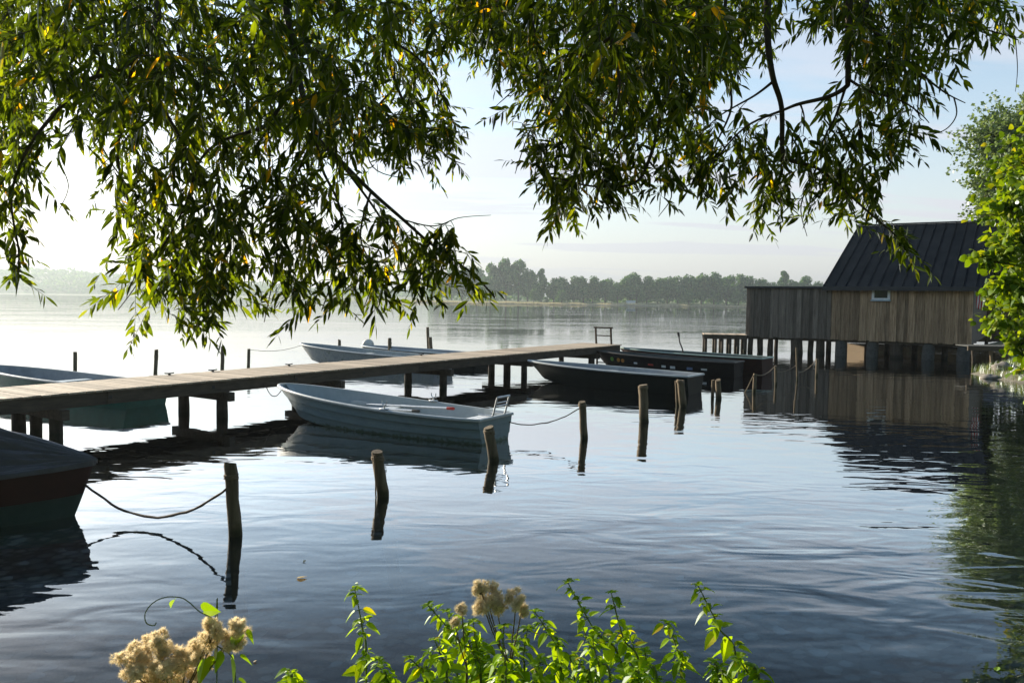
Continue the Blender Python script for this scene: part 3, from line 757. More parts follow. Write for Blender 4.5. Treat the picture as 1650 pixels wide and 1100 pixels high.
# gable walls and back
rx0, rx1 = RL, RE
zr = 7.05; BK = 4.5               # ridge height, back slope run
def gable(x, sgn, mat, nm):
    mb = MB(); prof = [(0.031,zb),(RD,zb),(RD+BK-0.4,zb),(RD+BK-0.4,3.5),(RD,zr-0.12),(0.031,zEv+0.05)]
    a = [Vector((x,y,z)) for y,z in prof]; b = [Vector((x-sgn*0.06,y,z)) for y,z in prof]
    mb.v += a+b; n = len(a); mb.face(range(n)); mb.face([n+i for i in range(n)][::-1])
    for i in range(n): mb.face((i,(i+1)%n,n+(i+1)%n,n+i))
    mb.build(nm, mat, HO)
gable(WL, 1, M['wall_grey'], 'side_wall'); gable(WM, -1, M['wall_brown'], 'side_wall')
mb = MB(); boards(mb, WM, WL, zb, 3.4, RD+BK-0.4, 5); mb.build('rear_wall', M['wall_grey'], HO)
# roof
ye = -0.32
def roofz(y): return zEv+(zr-zEv)*(y-ye)/(RD-ye)
mb = MB(); th = 0.10
A0 = [(rx0,ye,zEv),(rx1,ye,zEv),(rx1,RD,zr),(rx0,RD,zr)]
Bk = [(rx0,RD,zr),(rx1,RD,zr),(rx1,RD+BK,3.3),(rx0,RD+BK,3.3)]
for quad in (A0,Bk):
    a = [Vector(p) for p in quad]; b = [p+Vector((0,0,-th)) for p in a]
    n0 = len(mb.v); mb.v += a+b
    mb.face((n0,n0+1,n0+2,n0+3)); mb.face((n0+7,n0+6,n0+5,n0+4))
    for i in range(4): mb.face((n0+i,n0+4+i,n0+4+(i+1)%4,n0+(i+1)%4))
k = 0; x = rx0+0.02
while x < rx1:
    for (y0,z0,y1,z1) in ((ye,zEv,RD,zr),(RD,zr,RD+BK,3.3)):
        n0 = len(mb.v)
        for dx,dz in ((-0.02,0.001),(-0.012,0.025),(0.012,0.025),(0.02,0.001)):
            mb.v += [Vector((x+dx,y0,z0+dz)), Vector((x+dx,y1,z1+dz))]
        for i in range(3): mb.face((n0+2*i,n0+2*i+2,n0+2*i+3,n0+2*i+1))
        mb.face((n0,n0+2,n0+4,n0+6))
    x += 0.50
rf = mb.build('roof', M['roof'], HO)
mb = MB(); mb.box(rx0-0.03, rx1+0.03, RD-0.14, RD+0.14, zr+0.015, zr+0.075, bev=0.02); mb.build('ridge_cap', M['trim_dark'], rf)
mb = MB(); mb.box(rx0, rx1, ye-0.035, ye-0.003, zEv-0.17, zEv+0.02); mb.build('eave_board', M['trim_dark'], rf)
mb = MB(); mb.box(-0.12, WM-0.005, -0.14, AD+0.1, zAn+0.002, zAn+0.10, bev=0.01); mb.build('annex_roof', M['trim_dark'], HO)
# floor frame
mb = MB(); mb.box(0.02, WL, 0.10, AD, zb+0.03, zb+0.12); mb.box(WM+0.05, WL-0.1, AD, RD+BK-0.5, zb+0.03, zb+0.12); mb.build('floor', M['beam'], HO)
for y in (0.12, 2.4, 4.7):
    mb = MB(); mb.box(0.0, WL-0.05, y, y+0.14, zb-0.12, zb+0.028); mb.build('floor_beam', M['beam'], HO)
rg = random.Random(8)
for px, w, kind, y in ((1207,9,0,0.2),(1217,10,0,0.5),(1228,9,0,0.9),(1238,8,0,0.3),(1212,7,0,2.6),(1246,8,0,4.2),(1281,20,0,0.2),(1300,9,0,0.5),(1318,14,0,0.3),(1332,8,0,1.5),(1293,9,0,3),
                       (1352,19,1,0.3),(1403,18,1,0.3),(1441,18,0,0.35),(1494,18,1,0.3),(1512,9,0,1.0),(1551,18,1,0.3),(1370,10,0,2.3),(1388,8,0,3.2),(1425,8,0,1.4),(1455,9,0,1.6),(1460,8,0,3.6)):
    x = along(px)-xl; r_ = w/2*39/F
    x = min(x+ y*0.55*0.4, WL-0.3)
    mb = MB(); mb.tube([(x,y,-2.5),(x+rg.uniform(-0.03,0.03),y,0),(x,y,zb-0.05)], [r_*1.04,r_,r_*0.98], 14 if kind else 9, wob=0.0 if kind else 0.15)
    mb.build('pile', M['concrete'] if kind else M['pile'], HO, smooth=True)
# flag
fp = O+wv*(WL+0.12)+nv*0.05
mb = MB()
nx, nz_ = 10, 12
for i in range(nx+1):
    for j in range(nz_+1):
        mb.v.append(Vector((fp.x+0.34*i/nx, fp.y-0.04+0.05*math.sin(i*1.3+j*0.2), 2.42+0.88*j/nz_ - 0.10*i/nx)))
for i in range(nx):
    for j in range(nz_): mb.face((i*(nz_+1)+j,(i+1)*(nz_+1)+j,(i+1)*(nz_+1)+j+1,i*(nz_+1)+j+1), i % 2)
fl_root = thing('flag', 'red and white striped flag hanging at the right corner of the boathouse', 'flag', fp)
o = mb.build('cloth', [M['red'], M['white']], fl_root, world=True, smooth=True)
md = o.modifiers.new('thick','SOLIDIFY'); md.thickness = 0.004
mb = MB(); mb.tube([fp+Vector((-0.16,0.0,3.36)), fp+Vector((0.42,-0.03,3.30))], 0.012, 6); mb.build('pole', M['iron'], fl_root, world=True)

# small pier left of the boathouse
pl = at(1134,540,42.0); pr_ = at(1204,540,41.6)
PH = 0.86
PI_ = thing('small_pier', 'small plank pier on thin piles at the left end of the boathouse', 'pier', (pl.x,pl.y,0), heading(pl,pr_))
PLn = (pr_-pl).length
mb = MB(); x = 0
while x < PLn: mb.box(x, x+0.13, 0, 1.6, PH-0.04, PH, bev=0.004); x += 0.138
mb.build('deck', M['deck'], PI_)
for y in (0.05, 1.45):
    mb = MB(); mb.box(0, PLn, y, y+0.09, PH-0.24, PH-0.042); mb.build('beam', M['beam'], PI_)
for x in (0.12,0.62,0.95,1.35,1.75,2.1):
    for y in (0.1,1.5):
        mb = MB(); mb.tube([(x,y,-2.5),(x,y,PH-0.2)], rg.uniform(0.06,0.10), 8, wob=0.15); mb.build('pile', M['pile'], PI_, smooth=True)
# walkway to the right of the boathouse
wk = at(1566,551,32.5); wk.z = 0
WK = thing('walkway', 'low plank walkway on piles at the right end of the boathouse', 'walkway', wk, R(-6))
mb = MB(); x = 0
while x < 5.0: mb.box(x, x+0.14, 0.3, 1.5, 0.86, 0.90, bev=0.004); x += 0.15
mb.build('deck', M['concrete'], WK)
mb = MB(); mb.box(0, 5.0, 0.31, 0.39, 0.70, 0.858); mb.build('beam', M['beam'], WK)
for x in (0.25,0.95,2.0,2.6,3.4,4.3):
    mb = MB(); mb.tube([(x,0.45,-2.0),(x+0.03,0.42,0.3),(x,0.45,0.75)], 0.07, 8, wob=0.15); mb.build('pile', M['post'] if x == 0.95 else M['pile'], WK, smooth=True)

# second boathouse behind
h2 = at(1395,540,53); h2.z = 0
H2 = thing('boathouse', 'ochre boathouse with a dark roof standing behind the larger one at the right', 'boathouse', h2, R(-8))
mb = MB(); boards(mb, 0, 10.5, 0.25, 2.9, 0, 9, 0.22); mb.build('wall', M['ochre'], H2)
mb = MB(); mb.box(10.5, 10.56, 0, 5, 0.25, 2.9); mb.box(-0.06, 0, 0, 5, 0.25, 2.9); mb.box(0, 10.5, 5, 5.06, 0.25, 2.9); mb.build('wall', M['ochre'], H2)
mb = MB()
for a, b in (((-0.5,2.8),(2.5,4.2)),((2.5,4.2),(5.5,2.8))):
    P = [Vector((-0.4,a[0],a[1])),Vector((10.9,a[0],a[1])),Vector((10.9,b[0],b[1])),Vector((-0.4,b[0],b[1]))]
    n0 = len(mb.v); mb.v += P+[p+Vector((0,0,0.09)) for p in P]
    mb.face((n0+3,n0+2,n0+1,n0)); mb.face((n0+4,n0+5,n0+6,n0+7))
    for i in range(4): mb.face((n0+i,n0+(i+1)%4,n0+4+(i+1)%4,n0+4+i))
mb.build('roof', M['trim_dark'], H2)
for x in (0.3,2.5,5,7.5,10.2):
    mb = MB(); mb.tube([(x,0.15,-1.8),(x,0.15,0.25)], 0.12, 8); mb.build('pile', M['pile'], H2, smooth=True)
# green skiff at the walkway
sk = at(1612,573,31.5)
B9, i9 = boat('rowing_boat', 'small bright green boat half hidden behind leaves at the right bank', (sk.x+1.0, sk.y+0.9, 0), R(-35), 3.6, 1.3, 0.62, 0.72, [M['boat_teal'], M['grey_inside']], seats=(0.45,), gunmat=M['greenrim'], seatmat=M['grey_inside'])

# stones at the right bank
def rock(label, c, r, seed, squash=0.6):
    mb = MB(); mb.sphere((0,0,0), 1, 18, 12)
    mb.v = [Vector((p.x*r*1.3, p.y*r, p.z*r*squash))*(1+0.35*noise.noise(p*1.6+Vector((seed,0,0)))+0.1*noise.noise(p*5+Vector((seed,3,0)))) for p in mb.v]
    o = mb.build('stone', M['stone'], smooth=True); o.location = c
    return tag(o, label, 'stone', 'stones on the right bank')
q = gp(1607,594); rock('large pale stone at the tip of the right bank', (17.75,28.9,0.30), 0.34, 1)
q = gp(1590,603); rock('flat dark stone at the water edge before the large pale stone', (16.75,28.0,0.02), 0.26, 4, 0.45)

# ------------------------------------------------------------------ foliage
def frame(d, roll_=0.0):
    d = d.normalized(); a = Vector((0,0,1)) if abs(d.z) < 0.95 else Vector((1,0,0))
    s = d.cross(a).normalized(); n = s.cross(d)
    c, q = math.cos(roll_), math.sin(roll_)
    return d, s*c+n*q, n*c-s*q
def leaf_lance(mb, p, d, L, w, roll_=0.0, bend=0.25):
    """narrow pointed willow leaf with a folded midrib, bending down"""
    d, s, n = frame(d, roll_)
    b = len(mb.v)
    def c(t): return p+d*(L*t)+Vector((0,0,-bend*L*t*t))
    mb.v.append(p)
    for t, k in ((0.22,0.75),(0.5,1.0),(0.78,0.6)):
        q = c(t); mb.v += [q+s*(w*k)+n*(w*0.25*k), q, q-s*(w*k)+n*(w*0.25*k)]
    mb.v.append(c(1.0))
    f = mb.face
    f((b,b+1,b+2)); f((b,b+2,b+3))
    for i in (1,4):
        f((b+i,b+i+3,b+i+4,b+i+1)); f((b+i+1,b+i+4,b+i+5,b+i+2))
    f((b+7,b+10,b+8)); f((b+8,b+10,b+9))
OV = [(0.0,0.0),(0.08,0.30),(0.22,0.46),(0.30,0.43),(0.40,0.50),(0.48,0.44),(0.58,0.43),(0.64,0.35),(0.74,0.30),(0.80,0.21),(0.88,0.14),(1.0,0.0)]
def leaf_ovate(mb, p, d, L, w, roll_=0.0, bend=0.3, fold=0.25):
    d, s, n = frame(d, roll_)
    b = len(mb.v)
    mid = [p+d*(L*t)+Vector((0,0,-bend*L*t*t)) for t,_ in OV]
    k = len(OV)
    for sg in (1,-1):
        b = len(mb.v)
        for (t,h),m_ in zip(OV,mid): mb.v += [m_, m_+s*(sg*h*w*2)+n*(fold*h*w*2)]
        for i in range(k-1):
            if i == 0: mb.face((b,b+2,b+3) if sg < 0 else (b,b+3,b+2))
            elif i == k-2: mb.face((b+2*i,b+2*i+2,b+2*i+1))
            else: mb.face((b+2*i,b+2*i+2,b+2*i+3,b+2*i+1))
def leaf_round(mb, p, d, L, roll_=0.0, bend=0.15):
    d, s, n = frame(d, roll_); b = len(mb.v)
    out = [(0,0),(0.12,0.34),(0.35,0.50),(0.55,0.47),(0.75,0.33),(1.0,0.0),(0.75,-0.33),(0.55,-0.47),(0.35,-0.50),(0.12,-0.34)]
    for t,h in out: mb.v.append(p+d*(L*t)+s*(L*h)+n*(0.25*L*abs(h))+Vector((0,0,-bend*L*t*t)))
    mb.face((b,b+1,b+2,b+8,b+9)); mb.face((b+2,b+3,b+7,b+8)); mb.face((b+3,b+4,b+6,b+7)); mb.face((b+4,b+5,b+6))

# ---- the willow
rw = random.Random(5)
wr0 = Vector((-2.6,-2.2,0)); wr0.z = gh(-2.6,-2.2)-0.1
WI = thing('willow_tree', 'large overhanging willow whose leafy branches hang across the top of the picture', 'tree', wr0)
skel = []                        # (point, branch index)
branches = []                    # {'mb': wood, 'lf': leaves}
def new_branch():
    branches.append({'mb': MB(), 'lf': MB()}); return len(branches)-1
def smooth(pts, n=6):
    out = []
    for i in range(len(pts)-1):
        p0 = pts[max(i-1,0)]; p1 = pts[i]; p2 = pts[i+1]; p3 = pts[min(i+2,len(pts)-1)]
        for k in range(n):
            t = k/n
            out.append(0.5*((2*p1)+(p2-p0)*t+(2*p0-5*p1+4*p2-p3)*t*t+(3*p1-p0-3*p2+p3)*t**3))
    out.append(pts[-1]); return out
def limb(bi, pts, r0_, r1_, n=6, seg=8):
    pp = smooth([Vector(p) for p in pts], n)
    pp = [p+Vector((noise.noise(p*2.5),noise.noise(p*2.5+Vector((7,0,0))),noise.noise(p*2.5+Vector((0,9,0)))))*0.012 for p in pp]
    k = len(pp); branches[bi]['mb'].tube(pp, [r0_+(r1_-r0_)*(i/(k-1))**0.8 for i in range(k)], seg)
    for p in pp: skel.append((p, bi))
    return pp
trunk = MB()
tk = [wr0, wr0+Vector((0.05,0.1,0.8)), wr0+Vector((0.15,0.3,2.0)), wr0+Vector((0.4,0.6,3.2)), wr0+Vector((0.8,1.2,4.3))]
tks = smooth([Vector(p) for p in tk], 6)
trunk.tube(tks, [0.42-0.2*(i/(len(tks)-1)) for i in range(len(tks))], 16, wob=0.15)
trunk.build('trunk', M['bark'], WI, world=True, smooth=True)
fork = tks[-1]
def P(px,py,Y): return at(px,py,Y)
DEEP = {1: 0.3}                  # the left limb hangs farther out over the water
# main limbs overhead, each with the hanging limbs that grow from it
main = [
 [(455,-160,4.4)], [(265,-180,4.6)], [(60,-150,4.8)], [(640,-160,5.2)], [(850,-150,5.0)], [(1085,-150,4.6)], [(1238,-150,4.4)], [(1370,-150,4.2)], [(1480,-160,4.6)], [(980,-190,3.3)], [(160,-170,5.6)], [(1170,-170,5.4)]]
roots = []
for mlist in main:
    bi = new_branch(); e = P(*mlist[0])
    mid = fork.lerp(e, 0.5)+Vector((0,0,0.55+0.2*rw.random()))
    limb(bi, [fork, mid, e], 0.085, 0.032, 10)
    roots.append((bi, e))
def hang(ri, pts, r0_=0.022, r1_=0.005):
    bi, e = roots[ri]
    return limb(bi, [e]+[P(p[0],p[1],p[2]+DEEP.get(ri,0)) for p in pts], r0_, r1_)
def sub(ri, pts, r0_=0.012, r1_=0.003):
    bi, e = roots[ri]
    return limb(bi, [P(p[0],p[1],p[2]+DEEP.get(ri,0)) for p in pts], r0_, r1_)
hang(0, [(455,-40,4.3),(470,60,4.2),(478,110,4.2),(490,160,4.1),(508,215,4.0),(540,250,3.95),(600,310,3.9),(650,352,3.85),(700,395,3.8),(760,440,3.75),(796,478,3.7)], 0.024, 0.0035)
sub(0, [(478,110,4.2),(462,150,4.15),(445,178,4.1),(420,205,4.05),(360,228,4.0),(322,262,3.95),(300,330,3.9),(262,400,3.85)], 0.014, 0.004)
sub(0, [(508,215,4.0),(520,270,4.0),(548,330,3.95),(550,390,3.9),(535,450,3.85),(520,500,3.8)], 0.009, 0.0025)
sub(0, [(540,250,3.95),(600,330,4.1),(640,400,4.1),(660,450,4.05),(690,500,4.0)], 0.008, 0.002)
sub(0, [(508,215,4.0),(470,300,4.2),(450,380,4.2),(440,450,4.2),(425,520,4.1)], 0.009, 0.002)
sub(0, [(600,310,3.9),(580,380,3.8),(600,440,3.8),(585,500,3.8)], 0.006, 0.002)
sub(0, [(650,352,3.85),(700,362,3.8),(740,349,3.8),(790,345,3.75)], 0.004, 0.0012)
sub(0, [(700,395,3.8),(705,440,3.8),(690,490,3.8)], 0.004, 0.0015)
hang(1, [(255,10,3.6),(240,60,3.55),(217,90,3.5),(180,117,3.5),(140,132,3.5),(83,190,3.45),(40,250,3.4),(20,320,3.4),(30,400,3.4),(28,440,3.4)], 0.020, 0.003)
sub(1, [(217,90,3.5),(200,180,3.6),(190,260,3.7),(215,350,3.8),(235,400,3.8),(225,450,3.8),(190,500,3.75)], 0.010, 0.002)
sub(1, [(217,90,3.5),(260,170,3.5),(330,300,3.6),(362,390,3.65),(352,450,3.65),(318,520,3.6),(306,548,3.6)], 0.010, 0.002)
sub(1, [(140,132,3.5),(120,200,3.6),(95,250,3.6),(110,300,3.6),(95,340,3.6)], 0.006, 0.0015)
hang(2, [(70,-20,4.8),(60,80,4.8),(30,160,4.7),(10,240,4.6)], 0.016, 0.003)
hang(10, [(160,-20,5.6),(170,80,5.5),(140,170,5.5),(170,250,5.4),(230,330,5.3)], 0.018, 0.003)
hang(3, [(630,-20,5.2),(620,60,5.1),(640,140,5.0),(670,200,4.9),(720,250,4.9),(750,265,4.9)], 0.020, 0.002)
sub(3, [(620,60,5.1),(680,100,5.1),(720,170,5.0),(735,215,5.0)], 0.010, 0.002)
sub(3, [(640,140,5.0),(590,200,4.8),(600,270,4.7),(660,290,4.6)], 0.008, 0.002)
hang(4, [(850,-20,5.0),(860,60,4.9),(840,130,4.8),(800,170,4.8)], 0.018, 0.002)
sub(4, [(860,60,4.9),(880,150,4.8),(850,220,4.7),(830,280,4.6)], 0.010, 0.002)
sub(4, [(880,150,4.8),(930,240,4.7),(910,320,4.6),(880,375,4.5)], 0.009, 0.002)
hang(5, [(1090,20,4.5),(1085,100,4.4),(1067,183,4.3),(1044,260,4.2),(1020,296,4.15),(953,299,4.1),(873,281,4.1)], 0.020, 0.003)
sub(5, [(1067,183,4.3),(1000,230,4.4),(960,320,4.4),(945,370,4.3)], 0.009, 0.002)
sub(5, [(1044,260,4.2),(1080,310,4.2),(1060,350,4.2)], 0.006, 0.0015)
hang(9, [(990,-30,3.3),(985,60,3.3),(1000,140,3.3),(980,220,3.3)], 0.014, 0.003)
sub(9, [(985,60,3.3),(920,110,3.4),(880,180,3.5)], 0.008, 0.002)
hang(11, [(1170,-20,5.4),(1165,80,5.3),(1180,170,5.2),(1150,250,5.1),(1170,330,5.0)], 0.018, 0.002)
hang(6, [(1236,-20,4.4),(1238,65,4.35),(1246,125,4.3),(1259,172,4.3),(1260,244,4.25),(1276,260,4.2),(1315,271,4.2),(1360,305,4.15),(1406,347,4.1),(1444,382,4.1),(1456,405,4.1)], 0.024, 0.002)
sub(6, [(1259,244,4.25),(1256,290,4.25),(1245,333,4.2)], 0.006, 0.0015)
sub(6, [(1315,271,4.2),(1290,330,4.2),(1300,380,4.2)], 0.006, 0.0015)
sub(6, [(1246,132,4.3),(1215,155,4.35),(1160,185,4.4),(1130,215,4.4)], 0.009, 0.002)
hang(7, [(1370,-10,4.2),(1368,60,4.15),(1366,128,4.1),(1362,142,4.1),(1334,157,4.1),(1288,168,4.1),(1262,178,4.15),(1200,206,4.2),(1150,260,4.2),(1120,300,4.2)], 0.022, 0.002)
sub(7, [(1288,168,4.1),(1294,190,4.1),(1292,220,4.1)], 0.006, 0.002)
sub(7, [(1362,142,4.1),(1345,190,4.1),(1325,230,4.1),(1322,280,4.1)], 0.008, 0.002)
sub(7, [(1366,128,4.1),(1400,150,4.0),(1450,165,3.95),(1480,185,3.9),(1495,200,3.9)], 0.008, 0.002)
sub(7, [(1385,140,4.1),(1388,220,4.1),(1392,280,4.1)], 0.005, 0.0015)
hang(8, [(1400,0,4.4),(1410,46,4.3),(1448,80,4.2),(1486,118,4.1),(1524,149,4.05),(1556,166,4.0)], 0.016, 0.002)
sub(8, [(1538,157,4.03),(1541,185,4.0),(1524,208,4.0),(1496,217,4.0),(1466,212,4.0)], 0.004, 0.0015)
sub(8, [(1448,80,4.2),(1430,150,4.3),(1440,220,4.3),(1450,260,4.3)], 0.007, 0.0015)
sub(8, [(1486,118,4.1),(1480,180,4.15),(1490,195,4.2)], 0.005, 0.0015)
sub(8, [(1486,-60,4.6),(1500,0,4.5),(1550,35,4.4),(1600,50,4.3),(1640,60,4.2)], 0.012, 0.002)
sub(8, [(1636,60,4.2),(1638,110,4.2),(1634,150,4.2)], 0.003, 0.0012)

def twig(bi, pts, rbase, leafL, leaf_from=0.25, spacing=0.0175):
    """a thin shoot along pts carrying alternate leaves"""
    br = branches[bi]
    pp = smooth(pts, 5)
    br['mb'].tube(pp, [rbase+(0.0007-rbase)*i/(len(pp)-1) for i in range(len(pp))], 4, caps=False)
    tot = sum((pp[i+1]-pp[i]).length for i in range(len(pp)-1)); acc = 0; nxt = tot*leaf_from; sd = rw.choice((1,-1))
    for i in range(len(pp)-1):
        seg = pp[i+1]-pp[i]; l = seg.length
        while nxt < acc+l:
            p = pp[i]+seg*((nxt-acc)/l); t = seg.normalized()
            k = nxt/tot
            s = Vector((rw.uniform(-1,1), rw.uniform(-1,1), rw.uniform(-0.8,0.5)))
            s = s-t*s.dot(t)
            if s.length < 1e-3: s = t.orthogonal()
            s.normalize()
            d = t*rw.uniform(0.4,1.0)+s*rw.uniform(0.6,1.1)+Vector((0,0,-rw.uniform(0.0,0.55)))
            L = leafL*rw.uniform(0.55,1.25)*(1-0.35*max(0,k-0.75)/0.25)
            leaf_lance(br['lf'], p, d, L, L*rw.uniform(0.115,0.155), rw.uniform(-1.4,1.4), rw.uniform(0.0,0.35))
            nxt += spacing*rw.uniform(0.7,1.4); sd = -sd
        acc += l
    d = (pp[-1]-pp[-2]).normalized(); leaf_lance(br['lf'], pp[-1], d, leafL*0.8, leafL*0.1, rw.uniform(-1,1), 0.1)

def inpoly(x, y, poly):
    c = False; n = len(poly)
    for i in range(n):
        x0,y0 = poly[i]; x1,y1 = poly[(i+1)%n]
        if (y0 > y) != (y1 > y) and x < (x1-x0)*(y-y0)/(y1-y0)+x0: c = not c
    return c
REG = [
 ([(680,-60),(850,-60),(825,20),(790,75),(755,80),(720,40)], 75, 4.4, 6.2),
 ([(-60,-60),(745,-60),(800,-40),(800,40),(735,60),(700,150),(640,210),(560,215),(480,240),(330,230),(190,225),(90,200),(-60,215)], 300, 5.2, 7.4),
 ([(790,-60),(1290,-60),(1240,80),(1150,120),(1100,180),(1000,215),(910,220),(860,160),(800,100)], 240, 5.0, 7.2),
 ([(1300,-60),(1650,-60),(1650,60),(1560,60),(1500,40),(1430,80),(1310,60)], 70, 4.4, 6.0),  # outline of a leafy mass, number of shoots, nearest and farthest distance
 ([(-60,-60),(740,-60),(735,30),(700,110),(735,190),(690,215),(560,235),(590,290),(510,300),(330,280),(190,265),(120,215),(-60,235)], 470, 3.0, 6.2),
 ([(-60,-60),(460,-60),(440,160),(200,200),(-60,190)], 40, 2.8, 4.0),
 ([(160,270),(520,300),(545,360),(430,430),(290,430),(190,390)], 90, 3.3, 4.4),
 ([(420,400),(560,360),(640,350),(700,400),(770,460),(740,480),(650,470),(560,490),(470,490)], 62, 3.5, 4.4),
 ([(600,350),(690,380),(760,435),(790,470),(700,450)], 15, 3.6, 3.9),
 ([(180,400),(300,430),(410,450),(395,500),(320,525),(215,500)], 42, 3.5, 4.2),
 ([(-50,240),(60,240),(45,330),(10,400),(-50,360)], 30, 3.6, 4.3),
 ([(20,400),(40,400),(35,440),(20,440)], 4, 3.65, 3.8),
 ([(560,210),(735,170),(745,235),(640,270)], 40, 4.4, 5.2),
 ([(745,-60),(1290,-60),(1240,90),(1150,140),(1120,185),(1040,235),(910,245),(850,180),(790,120)], 320, 3.4, 6.0),
 ([(860,-60),(1210,-60),(1160,120),(1040,210),(900,190)], 40, 2.7, 4.2),
 ([(840,200),(900,240),(1050,235),(1130,205),(1150,260),(1120,300),(1000,310),(950,345),(890,345),(845,260)], 85, 4.0, 5.0),
 ([(1140,240),(1250,220),(1330,260),(1430,320),(1400,345),(1300,355),(1180,345)], 55, 4.0, 4.7),
 ([(1300,-60),(1640,-60),(1610,20),(1500,60),(1440,110),(1400,70),(1300,60)], 85, 3.8, 5.2),
 ([(1400,90),(1500,70),(1590,50),(1530,110),(1480,150),(1460,240),(1440,300),(1390,290),(1370,200)], 52, 3.8, 4.5),
 ([(1436,365),(1470,380),(1468,405),(1445,400)], 6, 4.05, 4.2),
 ([(1300,180),(1370,180),(1400,280),(1330,290)], 14, 4.0, 4.3),
]
att = []
for poly, cnt, y0, y1 in REG:
    xs = [p[0] for p in poly]; ys = [p[1] for p in poly]; k = 0
    while k < cnt:
        x = rw.uniform(min(xs),max(xs)); y = rw.uniform(min(ys),max(ys))
        if inpoly(x,y,poly) and (y > 0 or rw.random() < 0.5):
            att.append(at(x,y,rw.uniform(y0,y1))); k += 1
for k in range(950):              # unseen crown added to the left and above to shade leaves in view
    e = Vector((rw.uniform(-7.0,-2.6), rw.uniform(3.2,8.0), rw.uniform(4.0,7.6)))
    x, y = proj(e)
    if x > -70 and y > -30: continue
    if e.z < 2.3+0.41*(1.0-e.x) or e.y > 3.6+0.9*(0.2-e.x): continue
    att.append(e)
for k in range(260):
    e = Vector((rw.uniform(-2.6,4.5), rw.uniform(3.0,6.5), rw.uniform(4.6,6.6)))
    if proj(e)[1] < -40: att.append(e)
def kd():
    t = KDTree(len(skel))
    for i,(p,b) in enumerate(skel): t.insert(p,i)
    t.balance(); return t
tree = kd()
att.sort(key=lambda p: tree.find(p)[2])
for c in range(0, len(att), 60):
    tree = kd()
    for e in att[c:c+60]:
        best = None
        for p, i, d in tree.find_n(e+Vector((0,-0.05,0.18)), 10):
            if d > 0.10 and (best is None or d+max(0,e.z-p.z)*1.5 < best[0]): best = (d+max(0,e.z-p.z)*1.5, p, i, d)
        if best is None: continue
        _, p, i, d = best; bi = skel[i][1]
        v = e-p; L = v.length
        tip = e+Vector((v.x*0.2+rw.uniform(-0.17,0.17), v.y*0.15+rw.uniform(-0.15,0.15), -rw.uniform(0.0,0.2)))
        mid = p+v*0.5+Vector((0,0,0.10*L))+Vector((rw.uniform(-1,1),rw.uniform(-1,1),rw.uniform(-0.3,0.6)))*0.05
        pts = [p, mid, e, tip]
        lf = 0.10 if L < 0.35 else max(0.12, 1-0.55/(L+0.2))
        twig(bi, pts, 0.0016+0.0016*min(L,1), rw.uniform(0.060,0.090), lf)
        if c % 2 == 0 or L > 0.4:
            for k in (0.35,0.7): skel.append((p.lerp(mid,k) if k < 0.5 else mid.lerp(e,0.5), bi))
for br in branches:
    o = br['mb'].build('branch', M['twig'], WI, world=True, smooth=True)
    lo = br['lf'].build('foliage', M['willow'], o, smooth=False)
    lo.data.transform(WI.matrix_basis.inverted())

# ---- generic broadleaf crown for the nearer trees at the right
def crown_tree(name, label, base, trunk_r, blobs, nleaf, L, mat, group=None, seed=1, lean=(0,0), leaf='round', limbs=True):
    rg = random.Random(seed); base = Vector(base)
    o = thing(name, label, 'tree', base, 0, group)
    top = max(b[0].z for b in blobs)*0.85+base.z*0.15
    tb = MB(); c = Vector((0,0,0))
    for b in blobs: c += b[0]/len(blobs)
    tpts = smooth([base-Vector((0,0,0.3)), base.lerp(Vector((c.x,c.y,base.z+1.5)),0.2)+Vector((0,0,1.0)), base.lerp(Vector((c.x,c.y,top)),0.55), Vector((base.x*0.4+c.x*0.6,base.y*0.4+c.y*0.6,top))],6)
    for p in tpts: p.z = max(p.z, base.z-0.3)
    tb.tube(tpts, [trunk_r*(1-0.85*i/(len(tpts)-1)) for i in range(len(tpts))], 10, wob=0.1); tb.build('trunk', M['bark'], o, world=True, smooth=True)
    wb = MB(); lb = MB()
    vol = [b[1]**2 for b in blobs]; tv = sum(vol)
    for (bc, br_, sq), v in zip(blobs, vol):
        s0 = min(tpts, key=lambda p: (p-bc).length+max(0,p.z-bc.z)*2)
        wb.tube(smooth([s0, s0.lerp(bc,0.5)+Vector((0,0,0.1*br_)), bc], 5), [trunk_r*0.3+(0.012-trunk_r*0.3)*i/10 for i in range(11)], 6)
        n = int(nleaf*v/tv/14)
        for k in range(n):       # a shoot with 14 leaves
            d = Vector((rg.gauss(0,1),rg.gauss(0,1),rg.gauss(0,1))).normalized()
            rr = br_*rg.uniform(0.25,1.0)**0.5*(1+0.22*noise.noise(d*2.3+bc))
            e = bc+Vector((d.x*rr,d.y*rr,d.z*rr*sq))
            s = bc+(e-bc)*max(0.0,1-L*7/max(rr,0.1))
            wb.tube([s, e], [0.004+L*0.03,0.002], 3, caps=False)
            for q in range(14):
                p = s.lerp(e, rg.uniform(0.1,1.05))+Vector((rg.uniform(-1,1),rg.uniform(-1,1),rg.uniform(-1,1)))*L*0.7
                dd = (e-s).normalized()*0.6+Vector((rg.uniform(-1,1),rg.uniform(-1,1),rg.uniform(-0.9,0.5)))
                if leaf == 'round': leaf_round(lb, p, dd, L*rg.uniform(0.65,1.2), rg.uniform(-1.5,1.5))
                else:
                    d_, s_, n_ = frame(dd, rg.uniform(-1.5,1.5)); l_ = L*rg.uniform(0.7,1.3)
                    lb.quadv(p, p+d_*l_*0.5+s_*l_*0.42, p+d_*l_, p+d_*l_*0.5-s_*l_*0.42)
    bo = wb.build('branches', M['twig'], o, world=True, smooth=True)
    lb.build('crown', mat, o, world=True)
    return o
